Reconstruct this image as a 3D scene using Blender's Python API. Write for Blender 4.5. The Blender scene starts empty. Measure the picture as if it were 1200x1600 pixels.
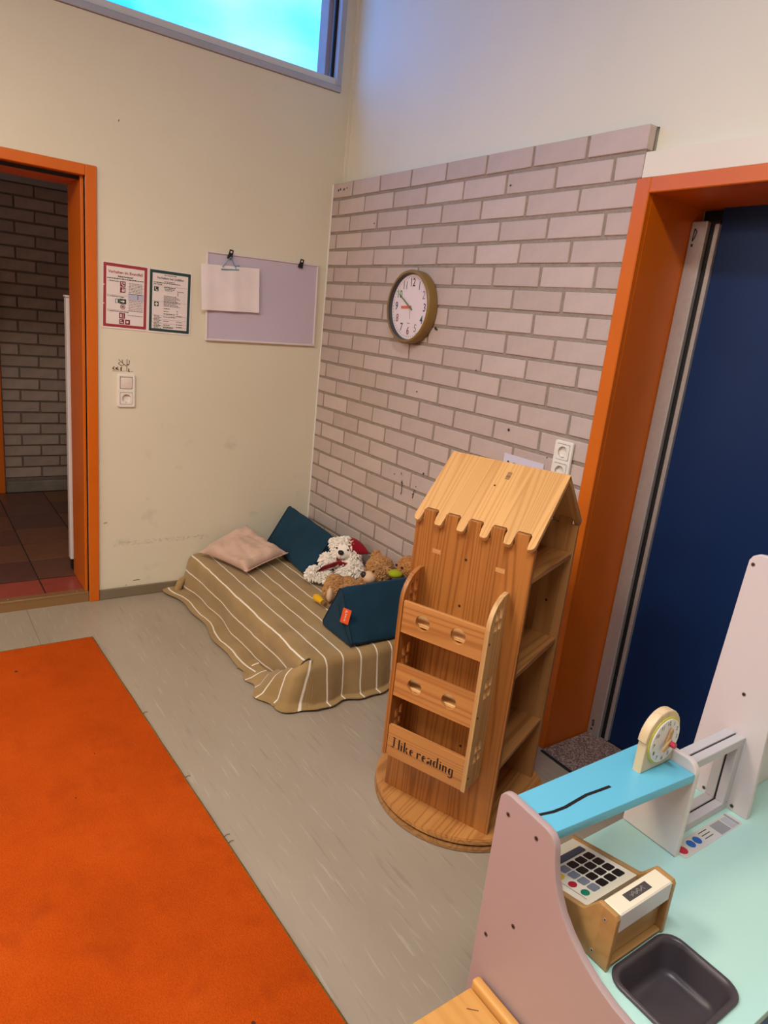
import bpy, bmesh, math, random
from mathutils import Matrix, Vector, noise
random.seed(7)
PI = math.pi
sc = bpy.context.scene
COL = sc.collection

# ------------------------------------------------------------------ camera
cd = bpy.data.cameras.new('camera'); cam = bpy.data.objects.new('camera', cd); COL.objects.link(cam)
YAW, PITCH, ROLL = 2.5089, -0.2674, 0.1077
F = Vector((math.cos(PITCH)*math.cos(YAW), math.cos(PITCH)*math.sin(YAW), math.sin(PITCH)))
R0 = Vector((math.sin(YAW), -math.cos(YAW), 0)); U0 = R0.cross(F)
RR = math.cos(ROLL)*R0 + math.sin(ROLL)*U0; UU = -math.sin(ROLL)*R0 + math.cos(ROLL)*U0
cam.matrix_world = Matrix(((RR.x, UU.x, -F.x, 3.4446), (RR.y, UU.y, -F.y, -1.9663), (RR.z, UU.z, -F.z, 1.516), (0, 0, 0, 1)))
cd.sensor_fit = 'VERTICAL'; cd.sensor_height = 36; cd.lens = 36*1068.66/1600; cd.clip_start = 0.02
sc.camera = cam

# ------------------------------------------------------------------ view + sky
sc.view_settings.view_transform = 'Standard'; sc.view_settings.look = 'None'
sc.view_settings.gamma = 1; sc.view_settings.exposure = 0.15; sc.view_settings.use_curve_mapping = False
W = bpy.data.worlds.new('world'); sc.world = W; W.use_nodes = True
nt = W.node_tree; nt.nodes.clear()
tc = nt.nodes.new('ShaderNodeTexCoord'); mp = nt.nodes.new('ShaderNodeMapping'); mp.inputs['Scale'].default_value = (1, 1, 2.2)
nz = nt.nodes.new('ShaderNodeTexNoise'); nz.inputs['Scale'].default_value = 3.2; nz.inputs['Detail'].default_value = 5
cr = nt.nodes.new('ShaderNodeValToRGB')
cr.color_ramp.elements[0].position = .38; cr.color_ramp.elements[0].color = (.022, .32, 1.25, 1)
cr.color_ramp.elements[1].position = .62; cr.color_ramp.elements[1].color = (.19, .58, 1.6, 1)
bg = nt.nodes.new('ShaderNodeBackground'); bg.inputs['Strength'].default_value = 3.0
wo = nt.nodes.new('ShaderNodeOutputWorld')
nt.links.new(tc.outputs['Generated'], mp.inputs['Vector']); nt.links.new(mp.outputs['Vector'], nz.inputs['Vector'])
nt.links.new(nz.outputs['Fac'], cr.inputs['Fac']); nt.links.new(cr.outputs['Color'], bg.inputs['Color'])
nt.links.new(bg.outputs['Background'], wo.inputs['Surface'])

# ------------------------------------------------------------------ lamps of the room (ceiling) and of the hall
def area(name, loc, target, size, power, color):
    l = bpy.data.lights.new(name, 'AREA'); l.shape = 'RECTANGLE'; l.size, l.size_y = size; l.energy = power; l.color = color
    o = bpy.data.objects.new(name, l); COL.objects.link(o); o.location = loc
    d = Vector(target) - Vector(loc); o.rotation_euler = d.to_track_quat('-Z', 'Y').to_euler(); return o
WARM = (1, .86, .67)
area('pendant_lamp', (1.8, -2.5, 2.65), (1.8, -2.5, 0), (.7, .7), 38, WARM)
area('pendant_lamp', (1.8, -4.4, 2.65), (1.8, -4.4, 0), (.7, .7), 26, WARM)
area('ceiling_lamp', (3.2, -1.9, 3.4), (3.2, -1.9, 0), (1.3, .35), 52, (.97, .97, 1))
area('high_cool_fill', (1.8, -5.9, 3.05), (1.8, 0, 1.6), (4.0, .8), 30, (.84, .92, 1))   # added cool light for an assumed window out of view; the wall is solid
area('hall_daylight', (-1.2, -3.4, 1.4), (-1.5, -1.0, .4), (1.2, 1.6), 3.5, (1, .95, .92))

# ------------------------------------------------------------------ materials
def lin(c):
    def f(v):
        v /= 255.0
        return v/12.92 if v <= .04045 else ((v+.055)/1.055)**2.4
    return tuple(f(v) for v in c) + (1,)
MATS = {}
def base(name):
    m = bpy.data.materials.new(name); m.use_nodes = True
    return m, m.node_tree, m.node_tree.nodes['Principled BSDF']
def link(t, a, b): t.links.new(a, b)
def add_noise(t, scale, detail=3, vec='Object', stretch=None, rough=.5):
    c = t.nodes.new('ShaderNodeTexCoord'); n = t.nodes.new('ShaderNodeTexNoise')
    n.inputs['Scale'].default_value = scale; n.inputs['Detail'].default_value = detail; n.inputs['Roughness'].default_value = rough
    src = c.outputs[vec]
    if stretch:
        m = t.nodes.new('ShaderNodeMapping'); m.inputs['Scale'].default_value = stretch; link(t, src, m.inputs['Vector']); src = m.outputs['Vector']
    link(t, src, n.inputs['Vector']); return n
def ramp(t, fac, stops):
    r = t.nodes.new('ShaderNodeValToRGB'); e = r.color_ramp.elements
    while len(e) < len(stops): e.new(.5)
    for el, (p, c) in zip(e, stops): el.position = p; el.color = c
    link(t, fac, r.inputs['Fac']); return r
def add_bump(t, b, h, strength, dist=.01):
    n = t.nodes.new('ShaderNodeBump'); n.inputs['Strength'].default_value = strength; n.inputs['Distance'].default_value = dist
    link(t, h, n.inputs['Height']); link(t, n.outputs['Normal'], b.inputs['Normal'])
def mixc(t, fac, a, b, mode='MIX'):
    m = t.nodes.new('ShaderNodeMix'); m.data_type = 'RGBA'; m.blend_type = mode
    if isinstance(fac, (int, float)): m.inputs[0].default_value = fac
    else: link(t, fac, m.inputs[0])
    for i, v in ((6, a), (7, b)):
        if isinstance(v, tuple): m.inputs[i].default_value = v
        else: link(t, v, m.inputs[i])
    return m.outputs[2]
def math_n(t, op, a, b=None):
    m = t.nodes.new('ShaderNodeMath'); m.operation = op
    for i, v in enumerate((a, b)):
        if v is None: continue
        if isinstance(v, (int, float)): m.inputs[i].default_value = v
        else: link(t, v, m.inputs[i])
    return m.outputs[0]
def mat(name, rgb, rough=.5, var=.08, vscale=6, bump=0, bscale=60, metal=0, spec=.5, coat=0):
    if name in MATS: return MATS[name]
    m, t, b = base(name); c = lin(rgb)
    b.inputs['Roughness'].default_value = rough; b.inputs['Metallic'].default_value = metal
    b.inputs['Specular IOR Level'].default_value = spec; b.inputs['Coat Weight'].default_value = coat
    if var:
        n = add_noise(t, vscale, 4)
        d = tuple(max(0, x*(1-var)) for x in c[:3]) + (1,); l = tuple(min(1, x*(1+var)) for x in c[:3]) + (1,)
        link(t, ramp(t, n.outputs['Fac'], [(.3, d), (.7, l)]).outputs['Color'], b.inputs['Base Color'])
    else: b.inputs['Base Color'].default_value = c
    if bump:
        n2 = add_noise(t, bscale, 3); add_bump(t, b, n2.outputs['Fac'], bump)
    MATS[name] = m; return m
def wood(name, light, dark, grain='z', rough=.42, scale=26, lines=16.0, stripe=.6, cross=None, lam=.058):
    """pine: thin dark year lines along the grain, boards glued from strips of slightly different tone"""
    if name in MATS: return MATS[name]
    m, t, b = base(name)
    st = {'x': (.03, 1, 1), 'y': (1, .03, 1), 'z': (1, 1, .03)}[grain]
    cross = cross or {'x': 2, 'y': 0, 'z': 0}[grain]
    tc = t.nodes.new('ShaderNodeTexCoord'); sp = t.nodes.new('ShaderNodeSeparateXYZ'); link(t, tc.outputs['Object'], sp.inputs[0])
    cell = math_n(t, 'FLOOR', math_n(t, 'DIVIDE', math_n(t, 'ADD', sp.outputs[cross], .017), lam))
    wn = t.nodes.new('ShaderNodeTexWhiteNoise'); wn.noise_dimensions = '1D'; link(t, cell, wn.inputs['W'])
    vm = t.nodes.new('ShaderNodeVectorMath'); vm.operation = 'MULTIPLY_ADD'; vm.inputs[1].default_value = (3, 3, 3)
    link(t, wn.outputs['Color'], vm.inputs[0]); link(t, tc.outputs['Object'], vm.inputs[2])
    mpn = t.nodes.new('ShaderNodeMapping'); mpn.inputs['Scale'].default_value = st; link(t, vm.outputs[0], mpn.inputs['Vector'])
    n = t.nodes.new('ShaderNodeTexNoise'); n.inputs['Scale'].default_value = scale*.42; n.inputs['Detail'].default_value = 1.2; n.inputs['Roughness'].default_value = .35
    link(t, mpn.outputs['Vector'], n.inputs['Vector'])
    s = math_n(t, 'SINE', math_n(t, 'MULTIPLY', n.outputs['Fac'], lines*6.28))
    s = math_n(t, 'MULTIPLY', math_n(t, 'ADD', s, 1.0), .5); s = math_n(t, 'POWER', s, 3.0)
    st2 = tuple(v*6 if v == 1 else v for v in st)
    n2 = add_noise(t, scale*1.5, 3, stretch=st2)
    f = math_n(t, 'ADD', math_n(t, 'MULTIPLY', s, stripe), math_n(t, 'MULTIPLY', n2.outputs['Fac'], .3))
    L, D = lin(light), lin(dark); M = tuple((x+y)/2 for x, y in zip(L, D))
    r = ramp(t, f, [(.1, L), (.6, M), (1.0, D)])
    k = ramp(t, wn.outputs['Value'], [(0, (.86, .84, .80, 1)), (1, (1, 1, 1, 1))])
    link(t, mixc(t, 1.0, r.outputs['Color'], k.outputs['Color'], 'MULTIPLY'), b.inputs['Base Color'])
    b.inputs['Roughness'].default_value = rough
    add_bump(t, b, n2.outputs['Fac'], .05, .004)
    MATS[name] = m; return m
def random_mat(name, cols, rough=.6, bump=.3, bscale=90, nvar=.12, spec=.4, stretch=None):
    """colour per object (Object Info > Random) plus fine surface noise"""
    m, t, b = base(name); oi = t.nodes.new('ShaderNodeObjectInfo')
    stops = [(i/max(1, len(cols)-1), lin(c)) for i, c in enumerate(cols)]
    r = ramp(t, oi.outputs['Random'], stops)
    n = add_noise(t, 14, 5, stretch=stretch)
    k = ramp(t, n.outputs['Fac'], [(.3, (1-nvar,)*3+(1,)), (.65, (1, 1, 1, 1))])
    link(t, mixc(t, 1.0, r.outputs['Color'], k.outputs['Color'], 'MULTIPLY'), b.inputs['Base Color'])
    b.inputs['Roughness'].default_value = rough; b.inputs['Specular IOR Level'].default_value = spec
    n2 = add_noise(t, bscale, 4, stretch=stretch); add_bump(t, b, n2.outputs['Fac'], bump, .004)
    MATS[name] = m; return m

def wall_paint():
    m, t, b = base('cream_wall_paint')
    n = add_noise(t, 1.3, 4)
    c = ramp(t, n.outputs['Fac'], [(.3, lin((224, 214, 188))), (.7, lin((230, 221, 196)))]).outputs['Color']
    # scuff band left by furniture, and faint greasy blotches: dirt with a shape of its own
    tc = t.nodes.new('ShaderNodeTexCoord'); sx = t.nodes.new('ShaderNodeSeparateXYZ'); link(t, tc.outputs['Object'], sx.inputs[0])
    band = math_n(t, 'LESS_THAN', math_n(t, 'ABSOLUTE', math_n(t, 'SUBTRACT', sx.outputs[2], .293)), .012)
    yr = math_n(t, 'MULTIPLY', math_n(t, 'GREATER_THAN', sx.outputs[1], -1.12), math_n(t, 'LESS_THAN', sx.outputs[1], -.62))
    nn = add_noise(t, 90, 5, stretch=(1, .6, .8), rough=.7); k = ramp(t, nn.outputs['Fac'], [(.48, (0, 0, 0, 1)), (.66, (1, 1, 1, 1))])
    f = math_n(t, 'MULTIPLY', math_n(t, 'MULTIPLY', band, yr), k.outputs['Color'])
    c = mixc(t, math_n(t, 'MULTIPLY', f, .42), c, lin((120, 116, 98)))
    n3 = add_noise(t, 7, 5, stretch=(1, 1, 1.5)); k3 = ramp(t, n3.outputs['Fac'], [(.62, (0, 0, 0, 1)), (.75, (1, 1, 1, 1))])
    low = math_n(t, 'LESS_THAN', sx.outputs[2], 1.0)
    c = mixc(t, math_n(t, 'MULTIPLY', math_n(t, 'MULTIPLY', low, k3.outputs['Color']), .22), c, lin((150, 144, 122)))
    # two grey smudges high on the wall
    link(t, c, b.inputs['Base Color']); b.inputs['Roughness'].default_value = .55
    n2 = add_noise(t, 120, 2); add_bump(t, b, n2.outputs['Fac'], .05, .003)
    return m
def floor_vinyl():
    m, t, b = base('grey_beige_streaked_vinyl')
    n = add_noise(t, 3.2, 5, stretch=(.35, 1, 1)); c = ramp(t, n.outputs['Fac'], [(.3, lin((157, 142, 122))), (.7, lin((168, 153, 133)))]).outputs['Color']
    for sc_, th, col, am in ((24, .60, (128, 115, 99), .34), (34, .60, (200, 190, 174), .30), (13, .64, (132, 118, 102), .20)):
        n2 = add_noise(t, sc_, 4, stretch=(.20, 2.4, 1)); k = ramp(t, n2.outputs['Fac'], [(th, (0, 0, 0, 1)), (th+.1, (1, 1, 1, 1))])
        c = mixc(t, math_n(t, 'MULTIPLY', k.outputs['Color'], am), c, lin(col))
    link(t, c, b.inputs['Base Color'])
    n4 = add_noise(t, 5, 3); r = ramp(t, n4.outputs['Fac'], [(.3, (.30,)*3+(1,)), (.7, (.42,)*3+(1,))]); link(t, r.outputs['Color'], b.inputs['Roughness'])
    return m
def carpet_mat():
    m, t, b = base('orange_needlefelt')
    n = add_noise(t, 3.2, 6, rough=.65); c = ramp(t, n.outputs['Fac'], [(.25, lin((172, 66, 6))), (.55, lin((190, 75, 10))), (.8, lin((200, 86, 20)))]).outputs['Color']
    n2 = add_noise(t, 260, 3); k = ramp(t, n2.outputs['Fac'], [(.3, (.78, .74, .7, 1)), (.65, (1, 1, 1, 1))])
    c = mixc(t, 1, c, k.outputs['Color'], 'MULTIPLY')
    n3 = add_noise(t, 6.5, 4); s = ramp(t, n3.outputs['Fac'], [(.58, (0, 0, 0, 1)), (.8, (1, 1, 1, 1))])
    c = mixc(t, math_n(t, 'MULTIPLY', s.outputs['Color'], .42), c, lin((130, 40, 10)))
    link(t, c, b.inputs['Base Color']); b.inputs['Roughness'].default_value = .95; b.inputs['Specular IOR Level'].default_value = .1
    add_bump(t, b, n2.outputs['Fac'], .5, .004); return m
def knit_mat():
    m, t, b = base('tan_striped_knit')
    uv = t.nodes.new('ShaderNodeUVMap'); sx = t.nodes.new('ShaderNodeSeparateXYZ'); link(t, uv.outputs['UV'], sx.inputs[0])
    wob = add_noise(t, 9, 2); v = math_n(t, 'ADD', sx.outputs[1], math_n(t, 'MULTIPLY', math_n(t, 'SUBTRACT', wob.outputs['Fac'], .5), .012))
    fr = math_n(t, 'FRACT', math_n(t, 'DIVIDE', math_n(t, 'ADD', v, 10.0), .0815))
    st = math_n(t, 'LESS_THAN', fr, .085)
    n = add_noise(t, 8, 4); c = ramp(t, n.outputs['Fac'], [(.3, lin((154, 124, 78))), (.7, lin((171, 140, 93)))]).outputs['Color']
    c = mixc(t, st, c, lin((238, 226, 206)))
    link(t, c, b.inputs['Base Color']); b.inputs['Roughness'].default_value = .95; b.inputs['Specular IOR Level'].default_value = .1
    b.inputs['Sheen Weight'].default_value = .2
    wv = math_n(t, 'SINE', math_n(t, 'MULTIPLY', sx.outputs[0], 1400.0)); wv2 = math_n(t, 'SINE', math_n(t, 'MULTIPLY', v, 1400.0))
    add_bump(t, b, math_n(t, 'ADD', wv, wv2), .25, .002); return m
def fabric(name, rgb, scale=500, sheen=.15, var=.1):
    if name in MATS: return MATS[name]
    m, t, b = base(name); c = lin(rgb); n = add_noise(t, 9, 4)
    d = tuple(x*(1-var) for x in c[:3]) + (1,); l = tuple(min(1, x*(1+var)) for x in c[:3]) + (1,)
    link(t, ramp(t, n.outputs['Fac'], [(.3, d), (.7, l)]).outputs['Color'], b.inputs['Base Color'])
    b.inputs['Roughness'].default_value = .9; b.inputs['Specular IOR Level'].default_value = .15; b.inputs['Sheen Weight'].default_value = sheen
    n2 = add_noise(t, scale, 2); add_bump(t, b, n2.outputs['Fac'], .2, .002); MATS[name] = m; return m
def glass():
    m = bpy.data.materials.new('window_glass'); m.use_nodes = True; t = m.node_tree; t.nodes.clear()
    tr = t.nodes.new('ShaderNodeBsdfTransparent'); tr.inputs[0].default_value = (.95, .98, .98, 1)
    gl = t.nodes.new('ShaderNodeBsdfGlossy'); gl.inputs['Roughness'].default_value = .02
    mx = t.nodes.new('ShaderNodeMixShader'); o = t.nodes.new('ShaderNodeOutputMaterial')
    mx.inputs[0].default_value = .05; link(t, tr.outputs[0], mx.inputs[1]); link(t, gl.outputs[0], mx.inputs[2]); link(t, mx.outputs[0], o.inputs[0]); return m

M_WALL = wall_paint(); M_FLOOR = floor_vinyl(); M_CARPET = carpet_mat(); M_KNIT = knit_mat(); M_GLASS = glass()
M_PLASTER = mat('cream_plaster', (229, 221, 200), .6, .03, 2, .04, 120)
M_BRICK = random_mat('painted_brick', [(194, 174, 164), (202, 182, 172), (190, 170, 159), (206, 186, 176), (197, 177, 167)], .6, .35, 70, .08, .35)
M_MORTAR = mat('painted_mortar', (154, 138, 124), .85, .10, 30, .5, 150)
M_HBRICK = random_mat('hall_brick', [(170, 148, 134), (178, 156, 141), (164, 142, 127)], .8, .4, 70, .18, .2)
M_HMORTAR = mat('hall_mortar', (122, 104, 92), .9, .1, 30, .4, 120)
M_ORANGE = mat('orange_door_paint', (212, 102, 5), .32, .04, 5, .02, 40, 0, .5)
M_BLUE = mat('dark_blue_door_laminate', (15, 42, 84), .40, .06, 2, 0, 1, 0, .25)
M_ALU = mat('brushed_aluminium', (190, 182, 176), .36, .05, 60, 0, 1, .45)
M_BLACK = mat('black_plastic', (22, 21, 22), .5, 0)
M_GASKET = mat('black_rubber', (18, 17, 18), .7, 0)
M_BASE = mat('grey_brown_skirting', (126, 110, 88), .5, .05, 8)
M_WFRAME = mat('grey_white_window_paint', (176, 178, 190), .45, .04, 6)
M_WINOUT = mat('grey_violet_render', (186, 146, 140), .8, .08, 8)
M_WHITE = mat('white_lacquer', (226, 214, 208), .38, .015, 2, 0)
M_WPLAST = mat('white_switch_plastic', (238, 230, 218), .3, .0)
M_PAPER = mat('white_paper', (240, 226, 222), .75, .03, 8)
M_LAM = mat('laminated_sheet', (234, 220, 214), .3, .02, 6)
M_TEAL = fabric('dark_teal_canvas', (27, 58, 76), 700, .05, .12)
M_PINK = fabric('dusty_pink_linen', (208, 174, 152), 420, .2, .06)
PINE = wood('pine_upright', (186, 120, 56), (136, 75, 28), 'z', .4, 26, 18)  # darker than the roof pine: shade of the upright faces is in the colour
PINE_X = wood('pine_crosswise', (206, 144, 80), (166, 102, 50), 'x', .4, 26, 10)
PINE_Y = wood('pine_depthwise', (198, 138, 76), (150, 92, 42), 'y', .42, 26, 12)
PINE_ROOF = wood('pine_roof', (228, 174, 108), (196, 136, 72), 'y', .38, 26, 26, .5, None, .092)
PINE_PALE = wood('pine_pale', (216, 172, 114), (180, 130, 78), 'z', .45, 26, 10, .5)
BEECH = wood('beech_bench', (226, 168, 92), (200, 136, 62), 'x', .35, 40, 5, .3, 1, .5)
PLY = wood('maple_ply', (186, 144, 88), (158, 114, 62), 'y', .4, 30, 5, .3)
TOYW = wood('toy_maple', (228, 204, 162), (206, 174, 124), 'z', .4, 40, 5, .3)
M_THRESH = wood('worn_threshold', (146, 108, 66), (112, 78, 44), 'y', .45, 40, 3, .3)
M_DARKHOLE = mat('dark_hole_brown', (52, 27, 13), .8, .1, 30)  # dark brown for the shade in cut-out letters, also for screw heads
M_PENCIL = mat('dark_ink', (44, 36, 32), .7, 0)

# ------------------------------------------------------------------ object helpers
def finish(o, parent):
    COL.objects.link(o)
    if parent: o.parent = parent
    return o
def from_mesh(name, me, m, parent=None):
    o = bpy.data.objects.new(name, me)
    if m is not None:
        me.materials.clear(); me.materials.append(m)
    return finish(o, parent)
def obj(name, bm, m, parent=None, smooth=None):
    bmesh.ops.recalc_face_normals(bm, faces=bm.faces)
    me = bpy.data.meshes.new(name); bm.to_mesh(me); bm.free()
    if smooth is not None: shade(me, smooth)
    return from_mesh(name, me, m, parent)
def shade(me, ang):
    for p in me.polygons: p.use_smooth = True
    try: me.set_sharp_from_angle(angle=math.radians(ang))
    except Exception: pass
def tag(o, label, cat, group=None):
    o['label'] = label; o['category'] = cat
    if group: o['group'] = group
    return o
def thing(name, label, cat, loc=(0, 0, 0), rot=None, group=None):
    o = bpy.data.objects.new(name, None); o.empty_display_size = .05
    if rot is None: o.location = loc
    else: o.matrix_world = Matrix.Translation(loc) @ rot.to_4x4()
    COL.objects.link(o); return tag(o, label, cat, group)
def structure(o): o['kind'] = 'structure'; return o
def lab(o, s): o['label'] = s; return o
WALL_L = Matrix(((0, 0, 1), (1, 0, 0), (0, 1, 0)))       # local x = right, y = up, z = out of the left wall
WALL_R = Matrix(((1, 0, 0), (0, 0, -1), (0, 1, 0)))      # the same on the brick wall
FACE_X = WALL_L                                           # faces +x
LAYFLAT = Matrix(((0, -1, 0), (1, 0, 0), (0, 0, 1)))

def bm_box(bm, x0, x1, y0, y1, z0, z1, bev=0, seg=1):
    r = bmesh.ops.create_cube(bm, size=1)
    vs = r['verts']
    for v in vs:
        v.co = Vector(((x0+x1)/2 + v.co.x*(x1-x0), (y0+y1)/2 + v.co.y*(y1-y0), (z0+z1)/2 + v.co.z*(z1-z0)))
    if bev:
        es = {e for v in vs for e in v.link_edges}
        bmesh.ops.bevel(bm, geom=list(es), offset=bev, segments=seg, profile=.6, affect='EDGES')
    return bm
def box(name, b, m, parent=None, bev=0, seg=1, smooth=None):
    bm = bmesh.new(); bm_box(bm, *b, bev=bev, seg=seg); return obj(name, bm, m, parent, smooth)
def bm_cyl(bm, p0, p1, r0, r1=None, n=16, caps=True):
    p0, p1 = Vector(p0), Vector(p1); d = p1-p0; r1 = r0 if r1 is None else r1
    mt = Matrix.Translation((p0+p1)/2) @ d.to_track_quat('Z', 'Y').to_matrix().to_4x4()
    bmesh.ops.create_cone(bm, cap_ends=caps, segments=n, radius1=r0, radius2=r1, depth=d.length, matrix=mt); return bm
def cyl(name, p0, p1, r, m, parent=None, n=18, r1=None):
    bm = bmesh.new(); bm_cyl(bm, p0, p1, r, r1, n); return obj(name, bm, m, parent, 40)
def tube_bm(bm, pts, r, n=8):
    pts = [Vector(p) for p in pts]; rings = []; up = Vector((.13, .21, .97)).normalized()
    for i, p in enumerate(pts):
        t = (pts[min(i+1, len(pts)-1)] - pts[max(i-1, 0)]).normalized()
        a = t.cross(up); a = a.normalized() if a.length > 1e-4 else t.orthogonal().normalized(); b = t.cross(a)
        rr = r[i] if isinstance(r, (list, tuple)) else r
        rings.append([bm.verts.new(p + a*rr*math.cos(2*PI*k/n) + b*rr*math.sin(2*PI*k/n)) for k in range(n)])
    for q0, q1 in zip(rings, rings[1:]):
        for k in range(n): bm.faces.new((q0[k], q0[(k+1) % n], q1[(k+1) % n], q1[k]))
    bm.faces.new(rings[0][::-1]); bm.faces.new(rings[-1]); return bm
def tube(name, pts, r, m, parent=None, n=8):
    bm = bmesh.new(); tube_bm(bm, pts, r, n); return obj(name, bm, m, parent, 50)
def ball(bm, c, r, seg=20, rot=None):
    r = (r, r, r) if isinstance(r, (int, float)) else r
    mt = Matrix.Translation(c) @ (rot.to_4x4() if rot else Matrix()) @ Matrix.Diagonal((*r, 1))
    bmesh.ops.create_uvsphere(bm, u_segments=seg, v_segments=max(8, seg*2//3), radius=1, matrix=mt); return bm
def eval_mesh(o):
    bpy.context.view_layer.update()
    dg = bpy.context.evaluated_depsgraph_get()
    me = bpy.data.meshes.new_from_object(o.evaluated_get(dg)); return me
def plate_mesh(outer, holes, depth, bev=.0012, mtx=None, seg=1):
    """flat board with an outline and any number of holes; local z is the thickness, centred on 0"""
    c = bpy.data.curves.new('plate', 'CURVE'); c.dimensions = '2D'; c.fill_mode = 'BOTH'
    bev = min(bev, depth*.45)
    c.extrude = max(0, depth/2 - bev); c.bevel_depth = bev; c.bevel_resolution = seg; c.offset = -bev
    for loop in [outer] + list(holes):
        s = c.splines.new('POLY'); s.points.add(len(loop)-1); s.use_cyclic_u = True
        for p, q in zip(s.points, loop): p.co = (q[0], q[1], 0, 1)
    o = bpy.data.objects.new('plate', c); COL.objects.link(o); me = eval_mesh(o)
    bpy.data.objects.remove(o); bpy.data.curves.remove(c)
    if mtx is not None: me.transform(mtx)
    return me
def plate(name, outer, holes, depth, m, parent=None, mtx=None, bev=.0012):
    me = plate_mesh(outer, holes, depth, bev, mtx); shade(me, 30); return from_mesh(name, me, m, parent)
def text_mesh(s, size, align='LEFT', spacing=1.0, weight=0.0):
    c = bpy.data.curves.new('txt', 'FONT'); c.body = s; c.size = size; c.align_x = align; c.align_y = 'CENTER'; c.resolution_u = 2
    c.space_character = spacing; c.offset = weight
    o = bpy.data.objects.new('txt', c); COL.objects.link(o); me = eval_mesh(o)
    bpy.data.objects.remove(o); bpy.data.curves.remove(c); return me
def text(name, s, size, m, parent, x=0, y=0, z=0, align='LEFT', mtx=None, spacing=1.0, weight=0.0, sx=1.0):
    me = text_mesh(s, size, align, spacing, weight)
    me.transform((mtx or Matrix()) @ Matrix.Translation((x, y, z)) @ Matrix.Diagonal((sx, 1, 1, 1))); return from_mesh(name, me, m, parent)
def rrect(x0, x1, y0, y1, r, n=5):
    rs = r if isinstance(r, (tuple, list)) else (r,)*4      # lower left, lower right, upper right, upper left
    out = []
    for (cx, cy, a0, q) in ((x0, y0, PI, rs[0]), (x1, y0, 1.5*PI, rs[1]), (x1, y1, 0, rs[2]), (x0, y1, .5*PI, rs[3])):
        sx = 1 if cx == x0 else -1; sy = 1 if cy == y0 else -1
        if q <= 0: out.append((cx, cy)); continue
        for k in range(n+1):
            a = a0 + .5*PI*k/n; out.append((cx+sx*q+q*math.cos(a), cy+sy*q+q*math.sin(a)))
    return out
def circ(cx, cy, r, n=24, ry=None): return [(cx+r*math.cos(2*PI*k/n), cy+(ry or r)*math.sin(2*PI*k/n)) for k in range(n)]
def quads(name, rects, m, parent, z=0, mtx=None, kind=None):
    """flat print: many little rectangles (x0, x1, y0, y1) joined"""
    bm = bmesh.new()
    for x0, x1, y0, y1 in rects:
        vs = [bm.verts.new((x, y, z)) for x, y in ((x0, y0), (x1, y0), (x1, y1), (x0, y1))]; bm.faces.new(vs)
    me = bpy.data.meshes.new(name); bm.to_mesh(me); bm.free()
    if mtx is not None: me.transform(mtx)
    o = from_mesh(name, me, m, parent)
    if kind: o['kind'] = kind
    return o
def flat(name, poly, m, parent, z=0, mtx=None, holes=()):
    me = plate_mesh(poly, holes, .0003, .0, (mtx or Matrix()) @ Matrix.Translation((0, 0, z))); return from_mesh(name, me, m, parent)
def MXZ(v): return Matrix(((1, 0, 0, 0), (0, 0, -1, v), (0, 1, 0, 0), (0, 0, 0, 1)))     # plate (x, y) -> (x, z) facing -y, at y = v
def MYZ(u): return Matrix(((0, 0, 1, u), (1, 0, 0, 0), (0, 1, 0, 0), (0, 0, 0, 1)))      # plate (x, y) -> (y, z) facing +x, at x = u
def MXY(z): return Matrix.Translation((0, 0, z))

# ================================================================== SETTING
box('floor', (-.001, 6.0, -6.0, .32, -.12, 0), M_FLOOR)['kind'] = 'structure'
fl = bpy.data.objects['floor']
box('weld_seam', (0, 6, -1.527, -1.523, -.001, .0006), mat('seam_dark', (142, 126, 108), .6, 0), fl)
box('ceiling', (-.3, 6.2, -6.2, .4, 3.6, 3.7), mat('ceiling_boards', (176, 164, 150), .7, .05, 3))['kind'] = 'structure'
box('wall_back', (-.3, 6.2, -6.2, -6.0, -.12, 3.6), M_PLASTER)['kind'] = 'structure'
box('wall_far', (6.0, 6.2, -6.0, .32, -.12, 3.6), M_PLASTER)['kind'] = 'structure'
bm = bmesh.new()
for b in ((-.28, 0, -1.24, .30, -.12, 2.5), (-.28, 0, -2.15, -1.24, 2.0, 2.5), (-.28, 0, -6.0, -2.15, -.12, 2.5),
          (-.17, 0, -6.0, .30, 2.5, 2.622), (-.17, 0, -6.0, .30, 3.34, 3.6), (-.17, 0, -6.0, -4.6, 2.622, 3.34), (-.17, 0, -.004, .30, 2.622, 3.34)):
    bm_box(bm, *b)
wall_left = structure(obj('wall_left', bm, M_WALL))
# grey smudges and a nail high on the left wall
def blot(name, pts, m, parent, mtx, r=.004):
    bm = bmesh.new()
    for (x, y, q) in pts:
        vs = [bm.verts.new((x+q*math.cos(a)*random.uniform(.7, 1.2), y+q*math.sin(a)*random.uniform(.7, 1.2), 0)) for a in [2*PI*k/9 for k in range(9)]]; bm.faces.new(vs)
    me = bpy.data.meshes.new(name); bm.to_mesh(me); bm.free(); me.transform(mtx); return from_mesh(name, me, m, parent)
M_SMUDGE = mat('grey_smudge', (196, 187, 166), .6, .05, 30)
def strokes(name, lines, w, m, parent, mtx):
    bm = bmesh.new()
    for ln in lines:
        for (x0, y0), (x1, y1) in zip(ln, ln[1:]):
            d = Vector((x1-x0, y1-y0)); L = d.length
            if L < 1e-6: continue
            nrm = Vector((-d.y, d.x))/L*w/2
            vs = [bm.verts.new((p[0]+s*nrm.x, p[1]+s*nrm.y, 0)) for p, s in (((x0, y0), 1), ((x1, y1), 1), ((x1, y1), -1), ((x0, y0), -1))]; bm.faces.new(vs)
    me = bpy.data.meshes.new(name); bm.to_mesh(me); bm.free(); me.transform(mtx); return from_mesh(name, me, m, parent)
ML = MYZ(.0008)
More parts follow.
